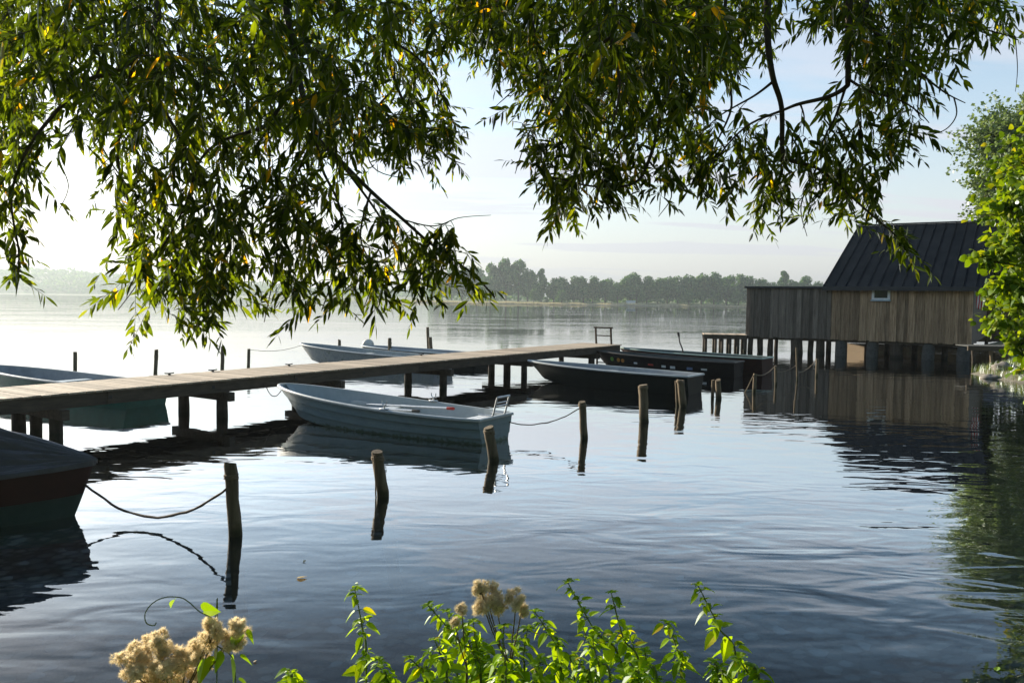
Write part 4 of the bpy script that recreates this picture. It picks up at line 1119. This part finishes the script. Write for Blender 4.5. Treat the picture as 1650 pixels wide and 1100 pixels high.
bl = [(at(1668,270,10.5),0.72,0.9),(at(1690,330,10),0.9,0.9),(at(1650,385,9.6),0.52,0.9),(at(1600,405,9.4),0.33,0.7),(at(1640,470,9.4),0.42,0.8),(at(1612,520,9.3),0.27,0.8),(at(1645,560,9.3),0.30,1.0),
      (at(1680,450,10),0.75,1.0),(at(1700,560,10),0.6,0.9),(at(1625,325,9.8),0.36,0.9),(at(1790,230,11),1.4,0.9),(at(1820,350,11),1.5,0.9),(at(1800,500,11),1.2,0.9),(at(1850,60,12),1.5,0.9),(at(1920,-80,12.5),1.9,0.9),
      (at(1930,120,12.5),1.9,0.9),(at(1900,-180,12.5),1.3,0.8),(at(1675,640,8.9),0.18,1.2),(at(1590,420,9.3),0.2,0.6),(at(1618,455,9.3),0.22,0.8)]
crown_tree('alder_tree', 'bright green leafy tree reaching in from the right edge in front of the boathouse', (10.6,11.3,gh(10.6,11.3)), 0.22, bl, 34000, 0.088, M['lime'], seed=4)
bl = [(at(1625,235,44),3.0,1.0),(at(1600,300,44),1.9,0.9),(at(1662,215,45),2.8,1.0),(at(1640,330,44),3.0,1.0),(at(1600,225,44),1.5,0.8),(at(1618,360,43),1.7,0.8),(at(1600,345,43),1.0,0.8),(at(1690,260,46),4.0,1.0),(at(1770,170,46),4.0,1.0),(at(1800,110,46),3.5,1.0),(at(1690,400,45),3.6,0.9),
      (at(1660,440,44),2.6,0.9),(at(1780,220,47),4.5,1.0)]
crown_tree('poplar_tree', 'pale grey green tree behind the bright green leaves at the upper right', (31.5,46,gh(31.5,46)), 0.4, bl, 60000, 0.19, M['poplar'], seed=9, leaf='quad')

# ---- far shore trees
rf_ = random.Random(21)
def proto(h, w, n, seed, kind):
    rg = random.Random(seed); lb = MB(); tb = MB()
    tb.tube([(0,0,-0.5),(0.1,0,h*0.3),(0,0.1,h*0.75)], [h*0.025,h*0.018,h*0.006], 7)
    blobs = []
    if kind == 'poplar':
        for k in range(9): blobs.append((Vector((rg.uniform(-0.06,0.06)*h,rg.uniform(-0.06,0.06)*h,h*(0.15+0.8*k/8))), w*(0.5+0.5*math.sin(math.pi*(0.15+0.8*k/8)))))
    else:
        for k in range(13):
            a = rg.uniform(0,6.28); q = rg.random(); zz = h*(0.22+0.62*q); rr = w*0.62*math.sqrt(max(0.05,1-(1.6*q-0.6)**2))*rg.uniform(0.4,1)
            blobs.append((Vector((math.cos(a)*rr,math.sin(a)*rr,zz)), w*rg.uniform(0.32,0.52)))
    for k in range(n):
        c, r_ = rg.choice(blobs); d = Vector((rg.gauss(0,1),rg.gauss(0,1),rg.gauss(0,1))).normalized()
        p = c+d*r_*rg.uniform(0.5,1.0)
        dd = d+Vector((rg.uniform(-1,1),rg.uniform(-1,1),rg.uniform(-1,1)))*0.8
        d_, s_, n_ = frame(dd, rg.uniform(-3,3)); l_ = rg.uniform(0.8,1.7)*h/19
        lb.quadv(p-s_*l_*0.5, p+n_*l_*0.5+d_*0.1, p+s_*l_*0.5, p-n_*l_*0.5)
    return tb, lb
protos = []
for k,(h,w,kind) in enumerate(((17,7,'o'),(20,8,'o'),(15,7.5,'o'),(24,8,'o'),(22,3.0,'poplar'),(13,6,'o'))):
    tb, lb = proto(h, w, 2600, 100+k, kind)
    protos.append((tb, lb, kind, h))
made = {}
kinds = ['broad rounded', 'tall rounded', 'low spreading', 'tallest hazy', 'slim upright', 'small bushy']
def far_tree(k, x, y, s, label, group):
    if k not in made:
        tb, lb, kind, h = protos[k]
        r_ = thing('far_tree', label, 'tree', (x,y,0), 0, group)
        tb.build('trunk', M['bark'], r_); lb.build('crown', M['fartree'], r_); made[k] = r_
    else:
        r_ = copy_tree(made[k]); r_['label'] = label; r_['group'] = group
    r_.location = (x, y, max(0.0, gh(x,y))); r_.rotation_euler = (0,0,rf_.uniform(0,6.28)); r_.scale = (s*rf_.uniform(0.9,1.1), s*rf_.uniform(0.9,1.1), s)
    return r_
# pixel column, height of the top in pixels, kind, distance, place
FT = [(705,436,1,640),(728,430,0,640),(745,424,1,650),(768,432,0,640),(790,425,3,560),(815,417,3,560),(835,420,3,560),(850,428,1,560),(872,436,4,540),(892,449,0,540),(905,448,2,530),(925,446,0,530),(940,441,1,530),(955,446,0,530),
      (975,444,1,530),(995,456,5,525),(1015,438,1,530),(1026,434,1,535),(1042,446,0,530),(1060,449,2,525),(1075,441,1,530),(1092,446,0,530),(1110,438,1,530),(1130,436,1,535),(1150,440,0,530),(1170,438,1,535),(1190,443,0,530),(1208,446,0,530),(1225,450,2,525),(1242,456,5,520),
      (1262,440,4,520),(1275,452,5,520),(1300,446,0,520),(1318,455,5,520),
      (1035,470,5,512),(985,468,5,512),(1185,470,5,512),(905,468,5,512),(860,466,5,515),(1110,468,5,512)]
order = ['', 'second ', 'third ', 'fourth ', 'fifth ', 'sixth ', 'seventh ', 'eighth ', 'ninth ', 'tenth ', 'eleventh ', 'twelfth ', 'thirteenth ', 'fourteenth ', 'fifteenth ', 'sixteenth ', 'seventeenth ', 'eighteenth ', 'nineteenth ', 'twentieth ']
tall = sorted([t[0] for t in FT if t[1] < 462]); bush = sorted([t[0] for t in FT if t[1] >= 462])
def far_label(px, py, k):
    row, nm = (tall, 'tree') if py < 462 else (bush, 'waterside bush')
    kd_ = kinds[k] if py < 462 else 'low'
    if px > 1202:
        r_ = [q for q in row if q > 1202]; return f"hazy {kd_} tree over the boathouse annex roof, {order[r_.index(px)] or 'first '}from the left"
    if px < 1017:
        r_ = [q for q in row if q < 1017][::-1]; return f"{kd_} {nm} on the far shore, {order[r_.index(px)] or 'first '}left of the white hut"
    r_ = [q for q in row if 1017 <= q <= 1202]; return f"{kd_} {nm} on the far shore, {order[r_.index(px)] or 'first '}right of the white hut"
for px, py, k, Y in FT:
    hz = 483+(px-825)*0.0145
    p = at(px, hz, Y); want = (hz-py)*Y/F+2.5
    s = max(0.25, (want-max(0,gh(p.x,p.y)))/(protos[k][3]*0.97))
    far_tree(k, p.x, p.y, s, far_label(px, py, k), 'trees along the far shore')
# wood filling the second row
rowm = MB()
for q in range(5200):
    px = rf_.uniform(690,1500); Y = rf_.uniform(545,600) if px > 860 else rf_.uniform(650,720)
    p = at(px, 480, Y); hmax = (12.5+3*noise.noise(Vector((px*0.02,0,0)))) * (1.0 if px > 860 else 1.25)
    z = rf_.uniform(0, hmax)+1
    d_, s_, n_ = frame(Vector((rf_.uniform(-1,1),rf_.uniform(-1,1),rf_.uniform(-1,1)))); l_ = rf_.uniform(0.8,1.8)
    c = Vector((p.x,p.y,z+1)); rowm.quadv(c-s_*l_, c+n_*l_, c+s_*l_, c-n_*l_)
o = rowm.build('woodland', M['fartree']); tag(o, kind='stuff')
bw = MB()
for q in range(12000):            # unseen trees added behind the viewpoint to block light from there
    a = rf_.uniform(-100,100); rr = rf_.uniform(14,26)
    x = rr*math.sin(R(180+a))*1.5; y = rr*math.cos(R(180+a))-4
    if x > 8 and y > -3: x += 6
    if lake_sd(np.array([x]),np.array([y]))[0] < 1.5: continue
    z = gh(x,y)+rf_.uniform(0,1)**0.8*(19+4*noise.noise(Vector((x*0.2,y*0.2,0))))
    d_, s_, n_ = frame(Vector((rf_.uniform(-1,1),rf_.uniform(-1,1),rf_.uniform(-1,1)))); l_ = rf_.uniform(0.35,0.8)
    c = Vector((x,y,z)); bw.quadv(c-s_*l_, c+n_*l_, c+s_*l_, c-n_*l_)
tag(bw.build('woodland', M['fartree']), kind='stuff')
# wooded hills at the far left
hm = MB(); 
xs = np.linspace(-1500, 60, 140)
prof = []
for i, x in enumerate(xs):
    pxx = 825+F*x/1500
    hgt = 30+10*math.sin(x*0.006+1.0)+8*noise.noise(Vector((x*0.006,0,3)))
    hgt *= min(1, max(0.35,(700-pxx)/500+0.3))
    prof.append(max(4,hgt))
nd = 8
for i, x in enumerate(xs):
    for j in range(nd):
        k = j/(nd-1); hm.v.append(Vector((x, 1340+260*k, -1+prof[i]*math.sin(k*math.pi/2)**0.8)))
for i in range(len(xs)-1):
    for j in range(nd-1): hm.face((i*nd+j,(i+1)*nd+j,(i+1)*nd+j+1,i*nd+j+1))
tag(hm.build('hills', M['ground'], smooth=True), kind='structure')
hw = MB()
for q in range(9000):
    x = rf_.uniform(-1450, 40); i = int((x+1500)/1560*139); k = rf_.uniform(0,1)
    c = Vector((x, 1335+260*k, prof[i]*math.sin(k*math.pi/2)**0.8+rf_.uniform(0,10)*(0.6+0.8*noise.noise(Vector((x*0.02,k*4,0))))+2))
    d_, s_, n_ = frame(Vector((rf_.uniform(-1,1),rf_.uniform(-1,1),rf_.uniform(-1,1)))); l_ = rf_.uniform(2.5,4.5)
    hw.quadv(c-s_*l_, c+n_*l_, c+s_*l_, c-n_*l_)
tag(hw.build('hill_wood', M['fartree']), kind='stuff')
rb = MB()
for q in range(9000):            # pale reed belt along the far shore
    px = rf_.uniform(640,1260); Y = 494.5+rf_.uniform(0,5)+(0 if px > 700 else 0)
    p = at(px, 486, Y)
    if lake_sd(np.array([p.x]),np.array([p.y]))[0] > 6: Y -= 5; p = at(px, 486, Y)
    hh_ = rf_.uniform(0.5,1.5)*(1+0.6*noise.noise(Vector((px*0.03,0,8)))); w_ = rf_.uniform(0.15,0.4); dx = rf_.uniform(-0.2,0.2)
    n0 = len(rb.v); rb.v += [Vector((p.x-w_,p.y,-0.1)),Vector((p.x+w_,p.y,-0.1)),Vector((p.x+dx,p.y+rf_.uniform(-0.2,0.2),hh_))]; rb.face((n0,n0+1,n0+2))
tag(rb.build('reeds', M['reed']), kind='stuff')
# small white hut on the far shore
q = at(1017,489,505)
ht = thing('hut', 'tiny white hut at the water on the far shore', 'hut', (q.x,q.y,max(0,gh(q.x,q.y))))
mb = MB(); mb.box(-2.6,2.6,0,4,0,1.5); mb.build('wall', M['white'], ht)
mb = MB(); mb.v += [Vector(v) for v in ((-2.9,-0.3,1.51),(2.9,-0.3,1.51),(2.9,4.3,1.51),(-2.9,4.3,1.51),(-2.9,2,2.1),(2.9,2,2.1))]
for f in ((0,1,5,4),(2,3,4,5),(0,4,3),(1,2,5),(3,2,1,0)): mb.face(f)
mb.build('roof', M['bluegrey'], ht)

# ------------------------------------------------------------------ foreground plants
rp_ = random.Random(77)
def nettle(label, tip, via, Y, lean=0.0, side=3, Ls=0.058, dense=1.0):
    """tip and via are pixels at distance Y; the stem goes on down to the bank"""
    pt_ = at(tip[0],tip[1],Y); pv = at(via[0],via[1],Y-0.05)
    d = (pv-pt_); gx, gy = pv.x+d.x*0.6, pv.y-0.25
    base = Vector((gx, gy, gh(gx,gy)-0.02))
    o = thing('nettle_plant', label, 'plant', base, 0, 'leafy green plants along the bank')
    mid = pt_.lerp(pv,0.5)+Vector((rp_.uniform(-0.012,0.012),rp_.uniform(-0.02,0.02),0))
    nod = pt_+Vector((rp_.uniform(-0.02,0.02),0,-0.012))
    stem = smooth([base, base.lerp(pv,0.5)+Vector((0,0.02,0)), pv, mid, pt_], 9)
    sb = MB(); lb = MB()
    sb.tube(stem, [0.0055-0.004*i/(len(stem)-1) for i in range(len(stem))], 6)
    tot = sum((stem[i+1]-stem[i]).length for i in range(len(stem)-1)); acc = 0; nxt = 0.08; node = 0
    for i in range(len(stem)-1):
        seg = stem[i+1]-stem[i]; l = seg.length; t = seg.normalized()
        while nxt < acc+l:
            p = stem[i]+seg*((nxt-acc)/l); k = nxt/tot
            an = node*1.57+rp_.uniform(-0.5,0.5)
            up_ = 1-k
            for sg in (0, math.pi):
                if rp_.random() < 0.08: continue
                s = Vector((math.cos(an+sg), math.sin(an+sg), 0)); s = (s-t*s.dot(t)).normalized()
                d = s*0.8+t*0.25+Vector((0,0,-rp_.uniform(0.2,0.95)))
                L = Ls*rp_.uniform(0.8,1.35)*(0.55+0.75*min(1,(1-k)*2.6))
                q = p+s*0.012; sb.tube([p,q],[0.0012,0.0008],4,caps=False)
                leaf_ovate(lb, q, d, L, L*rp_.uniform(0.27,0.36), rp_.uniform(-0.5,0.5), rp_.uniform(0.1,0.45))
                if k > 0.3 and rp_.random() < 0.55:      # side shoot with small leaves
                    dd = (s*0.7+t*0.9).normalized(); ln = rp_.uniform(0.03,0.10)*(1.2-k); e = p+dd*ln
                    sb.tube([p,e],[0.0014,0.0007],4,caps=False)
                    for q2 in range(4):
                        a2 = rp_.uniform(0,6.28); s2 = Vector((math.cos(a2),math.sin(a2),rp_.uniform(-0.6,0.3)))
                        l2 = L*rp_.uniform(0.4,0.75); leaf_ovate(lb, p.lerp(e,0.4+0.2*q2), dd*0.5+s2, l2, l2*0.27, rp_.uniform(-0.6,0.6), 0.3)
            node += 1; nxt += rp_.uniform(0.026,0.046)/dense*(1.25-0.5*k)
        acc += l
    for q2 in range(6):
        a2 = q2*1.05; s2 = Vector((math.cos(a2),math.sin(a2),rp_.uniform(0.0,0.9))); l2 = Ls*rp_.uniform(0.35,0.6)
        leaf_ovate(lb, stem[-1], s2, l2, l2*0.25, 0, 0.4)
    sb.build('stem', M['stem'], o, world=True, smooth=True); lb.build('leaves', M['nettle'], o, world=True)
NT = [((572,950),(590,1075),2.35,'lone slender nettle left of the clump, tall and thin'),
      ((610,1062),(622,1110),2.2,'short bushy nettle at the foot of the lone slender one'),
      ((690,975),(790,1095),2.3,'nettle bending left with its tip under the small seed head'),
      ((700,1030),(720,1100),2.15,'low nettle at the left end of the clump'),
      ((745,1010),(775,1105),2.25,'nettle standing just left of the middle seed head'),
      ((830,1030),(820,1105),2.2,'nettle right under the middle seed head'),
      ((862,985),(925,1095),2.3,'nettle leaning left beside the right end of the seed head'),
      ((915,938),(1005,1085),2.4,'tallest nettle of the clump with a dark nodding top'),
      ((985,955),(1035,1095),2.35,'second tallest nettle just right of the tallest one'),
      ((900,1040),(905,1105),2.1,'short nettle in front of the middle of the clump'),
      ((955,1030),(985,1110),2.15,'nettle with its tip below the two tallest ones'),
      ((1075,1003),(1098,1095),2.3,'thin nettle with a curled tip between the clump and the right one'),
      ((1125,943),(1190,1080),2.35,'rightmost tall nettle standing apart with an arched stem'),
      ((1190,1060),(1225,1110),2.15,'low nettle with a reddish tip at the right end of the plants'),
      ((468,1088),(470,1115),2.05,'small leafy tip peeping in left of the lone slender nettle'),
      ((1150,1065),(1165,1110),2.2,'low nettle at the foot of the rightmost tall one'),
      ((1040,1050),(1060,1110),2.2,'low nettle right of the second tallest one'),
      ((660,1060),(690,1110),2.15,'lowest nettle at the left foot of the clump'),
      ((762,1000),(775,1105),2.28,'nettle just left below the raised seed head with its tip touching the stalks'),
          ((812,1008),(815,1105),2.05,'nettle in front of the stalks of the raised seed head'),
          ((850,1012),(845,1105),2.25,'nettle right below the right lobe of the raised seed head'),
          ((720,985),(760,1100),2.4,'nettle standing behind the one that bends left'),
          ((770,1030),(800,1105),2.3,'nettle half hidden behind the stem of the raised seed head'),
          ((935,1000),(965,1105),2.45,'nettle standing behind the two tallest ones'),
          ((1010,1010),(1040,1105),2.4,'nettle bending over just right behind the second tallest one'),
          ((690,1050),(740,1110),2.25,'low nettle with many small leaves under the one that bends left'),
          ((800,1065),(810,1115),2.12,'low nettle right below the raised seed head'),
          ((1015,1065),(1030,1115),2.15,'low nettle under the second tallest one'),
          ((930,1060),(950,1112),2.1,'low nettle under the tallest one'),
          ((870,1060),(860,1115),2.05,'broad leaved nettle low in the middle of the clump')]
for tip, via, Y, lab in NT: nettle(lab, tip, via, Y, dense=1.25 if tip[1] > 1000 else 1.0)

def agrimony(label, heads, basepx, Y):
    b = at(basepx[0], basepx[1], Y); gx, gy = b.x, b.y-0.15
    base = Vector((gx,gy,gh(gx,gy)-0.02))
    o = thing('seed_head_plant', label, 'plant', base, 0, 'dry seed head plants on the bank')
    sb = MB(); fork_ = at(basepx[0],basepx[1],Y)
    sb.tube(smooth([base, base.lerp(fork_,0.5)+Vector((0.01,0.01,0)), fork_],6), [0.0032]*13, 6)
    for (hx,hy,hr,sq) in heads:
        c = at(hx,hy,Y+rp_.uniform(-0.03,0.03)); r_ = hr*Y/F
        sb.tube(smooth([fork_, fork_.lerp(c,0.6)+Vector((0,0,-0.01)), c],5), [0.0019]*11, 5)
        fb = MB(); nfl = int(46*(hr/28)**1.2)
        for k2 in range(13):          # a loose dome of small fluffy balls
            d = Vector((rp_.gauss(0,1),rp_.gauss(0,1),rp_.gauss(0,1)+0.4)).normalized()
            rr = r_*rp_.uniform(0.3,0.85); cc = c+Vector((d.x*rr,d.y*rr,d.z*rr*sq)); rs = r_*rp_.uniform(0.22,0.34)
            sb.tube([c-Vector((0,0,r_*0.5)), cc], [0.0010,0.0007], 3, caps=False)
            for k in range(nfl):
                d = Vector((rp_.gauss(0,1),rp_.gauss(0,1),rp_.gauss(0,1))).normalized()
                p = cc+d*(rs*rp_.uniform(0.4,1.0))
                for h_ in range(16):
                    e = d*0.9+Vector((rp_.uniform(-1,1),rp_.uniform(-1,1),rp_.uniform(-0.8,1)))
                    e.normalize(); ln = rp_.uniform(0.006,0.012); s = e.orthogonal().normalized()*0.00042
                    n0 = len(fb.v); fb.v += [p-s, p+s, p+e*ln]; fb.face((n0,n0+1,n0+2))
        fb.build('seed_head', M['fluff'], o, world=True)
    sb.build('stem', M['drystem'], o, world=True, smooth=True)
agrimony('dry beige seed heads in two big clusters at the lower left', [(228,1050,32,1.0),(258,1040,26,1.0),(210,1080,34,0.9),(262,1080,34,1.0),(300,1060,30,1.0),(338,1020,32,1.0),(365,1035,28,1.0),(385,1012,20,1.0),(330,1050,28,1.0),(245,1100,34,1.0),(300,1098,26,1)], (290,1130), 1.95)
agrimony('dry beige seed head raised above the middle of the nettles', [(785,965,26,1.15),(775,950,16,1.0),(800,975,20,1.0),(832,966,20,0.9),(840,985,15,0.9),(780,978,18,0.9)], (820,1075), 2.15)
agrimony('small pale seed head among the nettle leaves left of the raised one', [(744,980,11,1.0),(733,1003,8,1.0)], (752,1075), 2.2)

# bindweed with two heart shaped leaves and a curling tip
bp0 = at(350,1040,1.95); gx, gy = bp0.x+0.05, bp0.y-0.2
BW = thing('bindweed', 'climbing bindweed with two bright heart shaped leaves and a curled tendril', 'plant', (gx,gy,gh(gx,gy)))
sb = MB()
path = [Vector((gx,gy,gh(gx,gy))), bp0, at(345,1000,1.95), at(322,985,1.94), at(305,970,1.94), at(290,962,1.93), at(265,962,1.92), at(245,972,1.92), at(234,988,1.92), at(236,1003,1.92), at(248,1007,1.92), at(252,1002,1.92)]
sb.tube(smooth(path,6), 0.0014, 5)
sb.tube(smooth([at(350,1040,1.95), at(375,1060,1.95), at(380,1110,1.95)],5), 0.0016, 5)
sb.build('stem', M['stem'], BW, world=True, smooth=True)
HEART = [(0,0.0),(-0.12,0.16),(-0.10,0.34),(0.08,0.47),(0.28,0.45),(0.50,0.33),(0.72,0.18),(0.88,0.07),(1.0,0.0)]
def heart(p, d, L, roll_, bend=0.1):
    lb = MB(); d, s, n = frame(d, roll_)
    for sg in (1,-1):
        b = len(lb.v)
        for t,h in HEART:
            m_ = p+d*(L*max(t,0))+Vector((0,0,-bend*L*max(t,0)**2))
            lb.v += [m_, p+d*(L*t)+s*(sg*h*L)+n*(0.3*h*L)+Vector((0,0,-bend*L*max(t,0)**2))]
        for i in range(len(HEART)-1): lb.face((b+2*i,b+2*i+2,b+2*i+3,b+2*i+1))
    lb.build('leaf', M['heart'], BW, world=True)
heart(at(328,984,1.94), rgt*1.0+upv*0.12-fwd*0.2, 0.048, 1.2)
heart(at(281,966,1.93), -rgt*0.3-upv*0.5+fwd*0.2, 0.026, 0.3)
heart(at(372,1062,1.95), -upv*1.0+rgt*0.1, 0.060, 0.4)
heart(at(388,1058,1.95), rgt*0.8-upv*0.5, 0.034, 0.8)
heart(at(330,1062,1.92), -upv*1.0-rgt*0.25, 0.062, -0.4)
heart(at(350,1050,1.93), -upv*0.8-rgt*0.1, 0.050, 0.9)
heart(at(382,1020,1.93), -upv*0.9-rgt*0.3, 0.038, -0.8)
heart(at(396,1018,1.93), rgt*0.5-upv*0.7, 0.034, 1.0)
heart(at(385,1095,1.95), rgt*0.6-upv*0.4, 0.032, 0.3)

# fallen leaves floating on the water
def floating(label, px, py, L, mat, rz):
    p = gp(px,py,0.006); lb = MB()
    leaf_ovate(lb, Vector((0,0,0)), Vector((math.cos(rz),math.sin(rz),0.05)), L, L*0.3, 0.2, 0.0, 0.3)
    o = lb.build('fallen_leaf', mat); o.location = p; md = o.modifiers.new('t','SOLIDIFY'); md.thickness = 0.001
    return tag(o, label, 'leaf', 'fallen leaves floating on the lake')
floating('pale dry leaf floating above the lone nettle, the larger of two', 478,931,0.09,M['fluff'],0.4)
floating('tiny pale leaf floating just beyond the larger pale one', 491,905,0.05,M['fluff'],2.0)
floating('tiny pale leaf floating right of the left seed heads', 409,1066,0.03,M['fluff'],1.2)
floating('yellow leaf floating at the lower right corner', 1606,1080,0.07,M['heart'],0.9)

# grass on the right bank and around the willow
gb = MB(); rgs = random.Random(31)
def blade(x, y, h):
    z = gh(x,y)
    if z < 0.02: return
    a = rgs.uniform(0,6.28); d = Vector((math.cos(a),math.sin(a),0)); l = rgs.uniform(0.1,0.4)*h
    p = Vector((x,y,z-0.02)); s = Vector((-d.y,d.x,0))*h*0.02
    n0 = len(gb.v); gb.v += [p-s, p+s, p+d*l*0.4+Vector((0,0,h*0.6))+s*0.7, p+d*l*0.4+Vector((0,0,h*0.6))-s*0.7, p+d*l+Vector((0,0,h))]
    gb.face((n0,n0+1,n0+2,n0+3)); gb.face((n0+3,n0+2,n0+4))
for k in range(2600):
    t = rgs.random(); x = 16.7+rgs.uniform(0,3.4); y = 25.8+rgs.uniform(0,6); blade(x,y,rgs.uniform(0.10,0.34))
for k in range(2500):
    x = rgs.uniform(-6,7.5); y = rgs.uniform(0.6,3.4); blade(x,y,rgs.uniform(0.15,0.4))
tag(gb.build('grass', M['grass']), kind='stuff')

# ------------------------------------------------------------------ light
SUN_AZ = R(-48); SUN_EL = R(17)          # azimuth from the view direction, minus is left
sd = Vector((math.sin(SUN_AZ)*math.cos(SUN_EL), math.cos(SUN_AZ)*math.cos(SUN_EL), math.sin(SUN_EL)))
sl = bpy.data.lights.new('sun','SUN'); sl.energy = 5.0; sl.angle = R(0.5); sl.color = (1.0,0.90,0.74)
so = bpy.data.objects.new('sun', sl); col.objects.link(so); so.rotation_euler = sd.to_track_quat('Z','Y').to_euler()
wd = bpy.data.worlds.new('World'); sc.world = wd; wd.use_nodes = True
nt = wd.node_tree; nt.nodes.clear(); L = nt.links
out = N(nt,'ShaderNodeOutputWorld'); bg = N(nt,'ShaderNodeBackground', Strength=0.10); L.new(bg.outputs[0], out.inputs['Surface'])
sky = N(nt,'ShaderNodeTexSky'); sky.sky_type = 'NISHITA'; sky.sun_disc = False; sky.sun_elevation = SUN_EL; sky.sun_rotation = SUN_AZ
sky.air_density = 1.2; sky.dust_density = 0.5; sky.ozone_density = 2.0
tc = N(nt,'ShaderNodeTexCoord'); sx = N(nt,'ShaderNodeSeparateXYZ'); L.new(tc.outputs['Generated'], sx.inputs[0])
mz = N(nt,'ShaderNodeMath', operation='MAXIMUM'); L.new(sx.outputs['Z'], mz.inputs[0]); mz.inputs[1].default_value = 0.0
az = N(nt,'ShaderNodeMath', operation='ADD'); L.new(mz.outputs[0], az.inputs[0]); az.inputs[1].default_value = 0.12
dv = N(nt,'ShaderNodeVectorMath', operation='DIVIDE'); L.new(tc.outputs['Generated'], dv.inputs[0])
cx = N(nt,'ShaderNodeCombineXYZ'); [L.new(az.outputs[0], cx.inputs[i]) for i in range(3)]; L.new(cx.outputs[0], dv.inputs[1])
mp = N(nt,'ShaderNodeMapping'); mp.inputs['Scale'].default_value = (0.32,1.25,0.0); mp.inputs['Location'].default_value = (0.3,1.1,0); L.new(dv.outputs[0], mp.inputs['Vector'])
nz = N(nt,'ShaderNodeTexNoise', Scale=1.5, Detail=6, Roughness=0.5, Distortion=0.3); L.new(mp.outputs[0], nz.inputs['Vector'])
cr = ramp(nt, [(0.45,(0.0,0.0,0.0)),(0.56,(1,1,1))]); L.new(nz.outputs['Fac'], cr.inputs[0])
def mth(op, a, b, clamp=False):
    n = N(nt,'ShaderNodeMath', operation=op); n.use_clamp = clamp
    for i, x in enumerate((a,b)):
        if isinstance(x,(int,float)): n.inputs[i].default_value = x
        else: L.new(x, n.inputs[i])
    return n.outputs[0]
low = mth('POWER', mth('SUBTRACT', 1.0, mth('DIVIDE', mz.outputs[0], 0.42), True), 1.6)     # veil of mist thins out upwards
cl = mth('MULTIPLY', mth('MULTIPLY', cr.outputs[0], 0.9), mth('SUBTRACT', 1.35, mth('MULTIPLY', mz.outputs[0], 2.7), True))
fac = mth('MAXIMUM', mth('MULTIPLY', low, 0.93), cl)
ad = N(nt,'ShaderNodeMix', data_type='RGBA'); L.new(sky.outputs[0], ad.inputs[6]); L.new(fac, ad.inputs[0])
dt = N(nt,'ShaderNodeVectorMath', operation='DOT_PRODUCT'); L.new(tc.outputs['Generated'], dt.inputs[0]); dt.inputs[1].default_value = tuple(sd)
glow = mth('POWER', mth('MAXIMUM', dt.outputs['Value'], 0.0), 7.0)      # the mist is brighter round the sun
gv = mth('ADD', 1.0, mth('MULTIPLY', glow, 1.15))
vc = N(nt,'ShaderNodeVectorMath', operation='SCALE'); vc.inputs[0].default_value = (3.66,3.70,4.06); L.new(gv, vc.inputs['Scale']); L.new(vc.outputs[0], ad.inputs[7])
L.new(ad.outputs[2], bg.inputs['Color'])

# haze over the lake
hz = MB(); hz.box(-2650,2650,-2650,2650,-4.6,48)
hmat, hnt, hout = newmat('haze_air')
pv = N(hnt,'ShaderNodeVolumePrincipled', Density=0.0005, Anisotropy=0.42); pv.inputs['Color'].default_value = (0.41,0.465,0.485,1)
hnt.links.new(pv.outputs[0], hout.inputs['Volume'])
try: hmat.cycles.homogeneous_volume = True
except Exception: pass
tag(hz.build('haze', hmat), kind='stuff')

# ------------------------------------------------------------------ render settings
sc.render.engine = 'CYCLES'
cy = sc.cycles
cy.max_bounces = 6; cy.diffuse_bounces = 3; cy.glossy_bounces = 3; cy.transmission_bounces = 4; cy.volume_bounces = 0; cy.transparent_max_bounces = 8
cy.caustics_reflective = False; cy.caustics_refractive = False
cy.use_denoising = True
try: cy.denoiser = 'OPENIMAGEDENOISE'
except Exception: pass
cy.sample_clamp_indirect = 6
sc.view_settings.view_transform = 'Standard'; sc.view_settings.look = 'None'
sc.view_settings.exposure = 1.2; sc.view_settings.gamma = 1.0
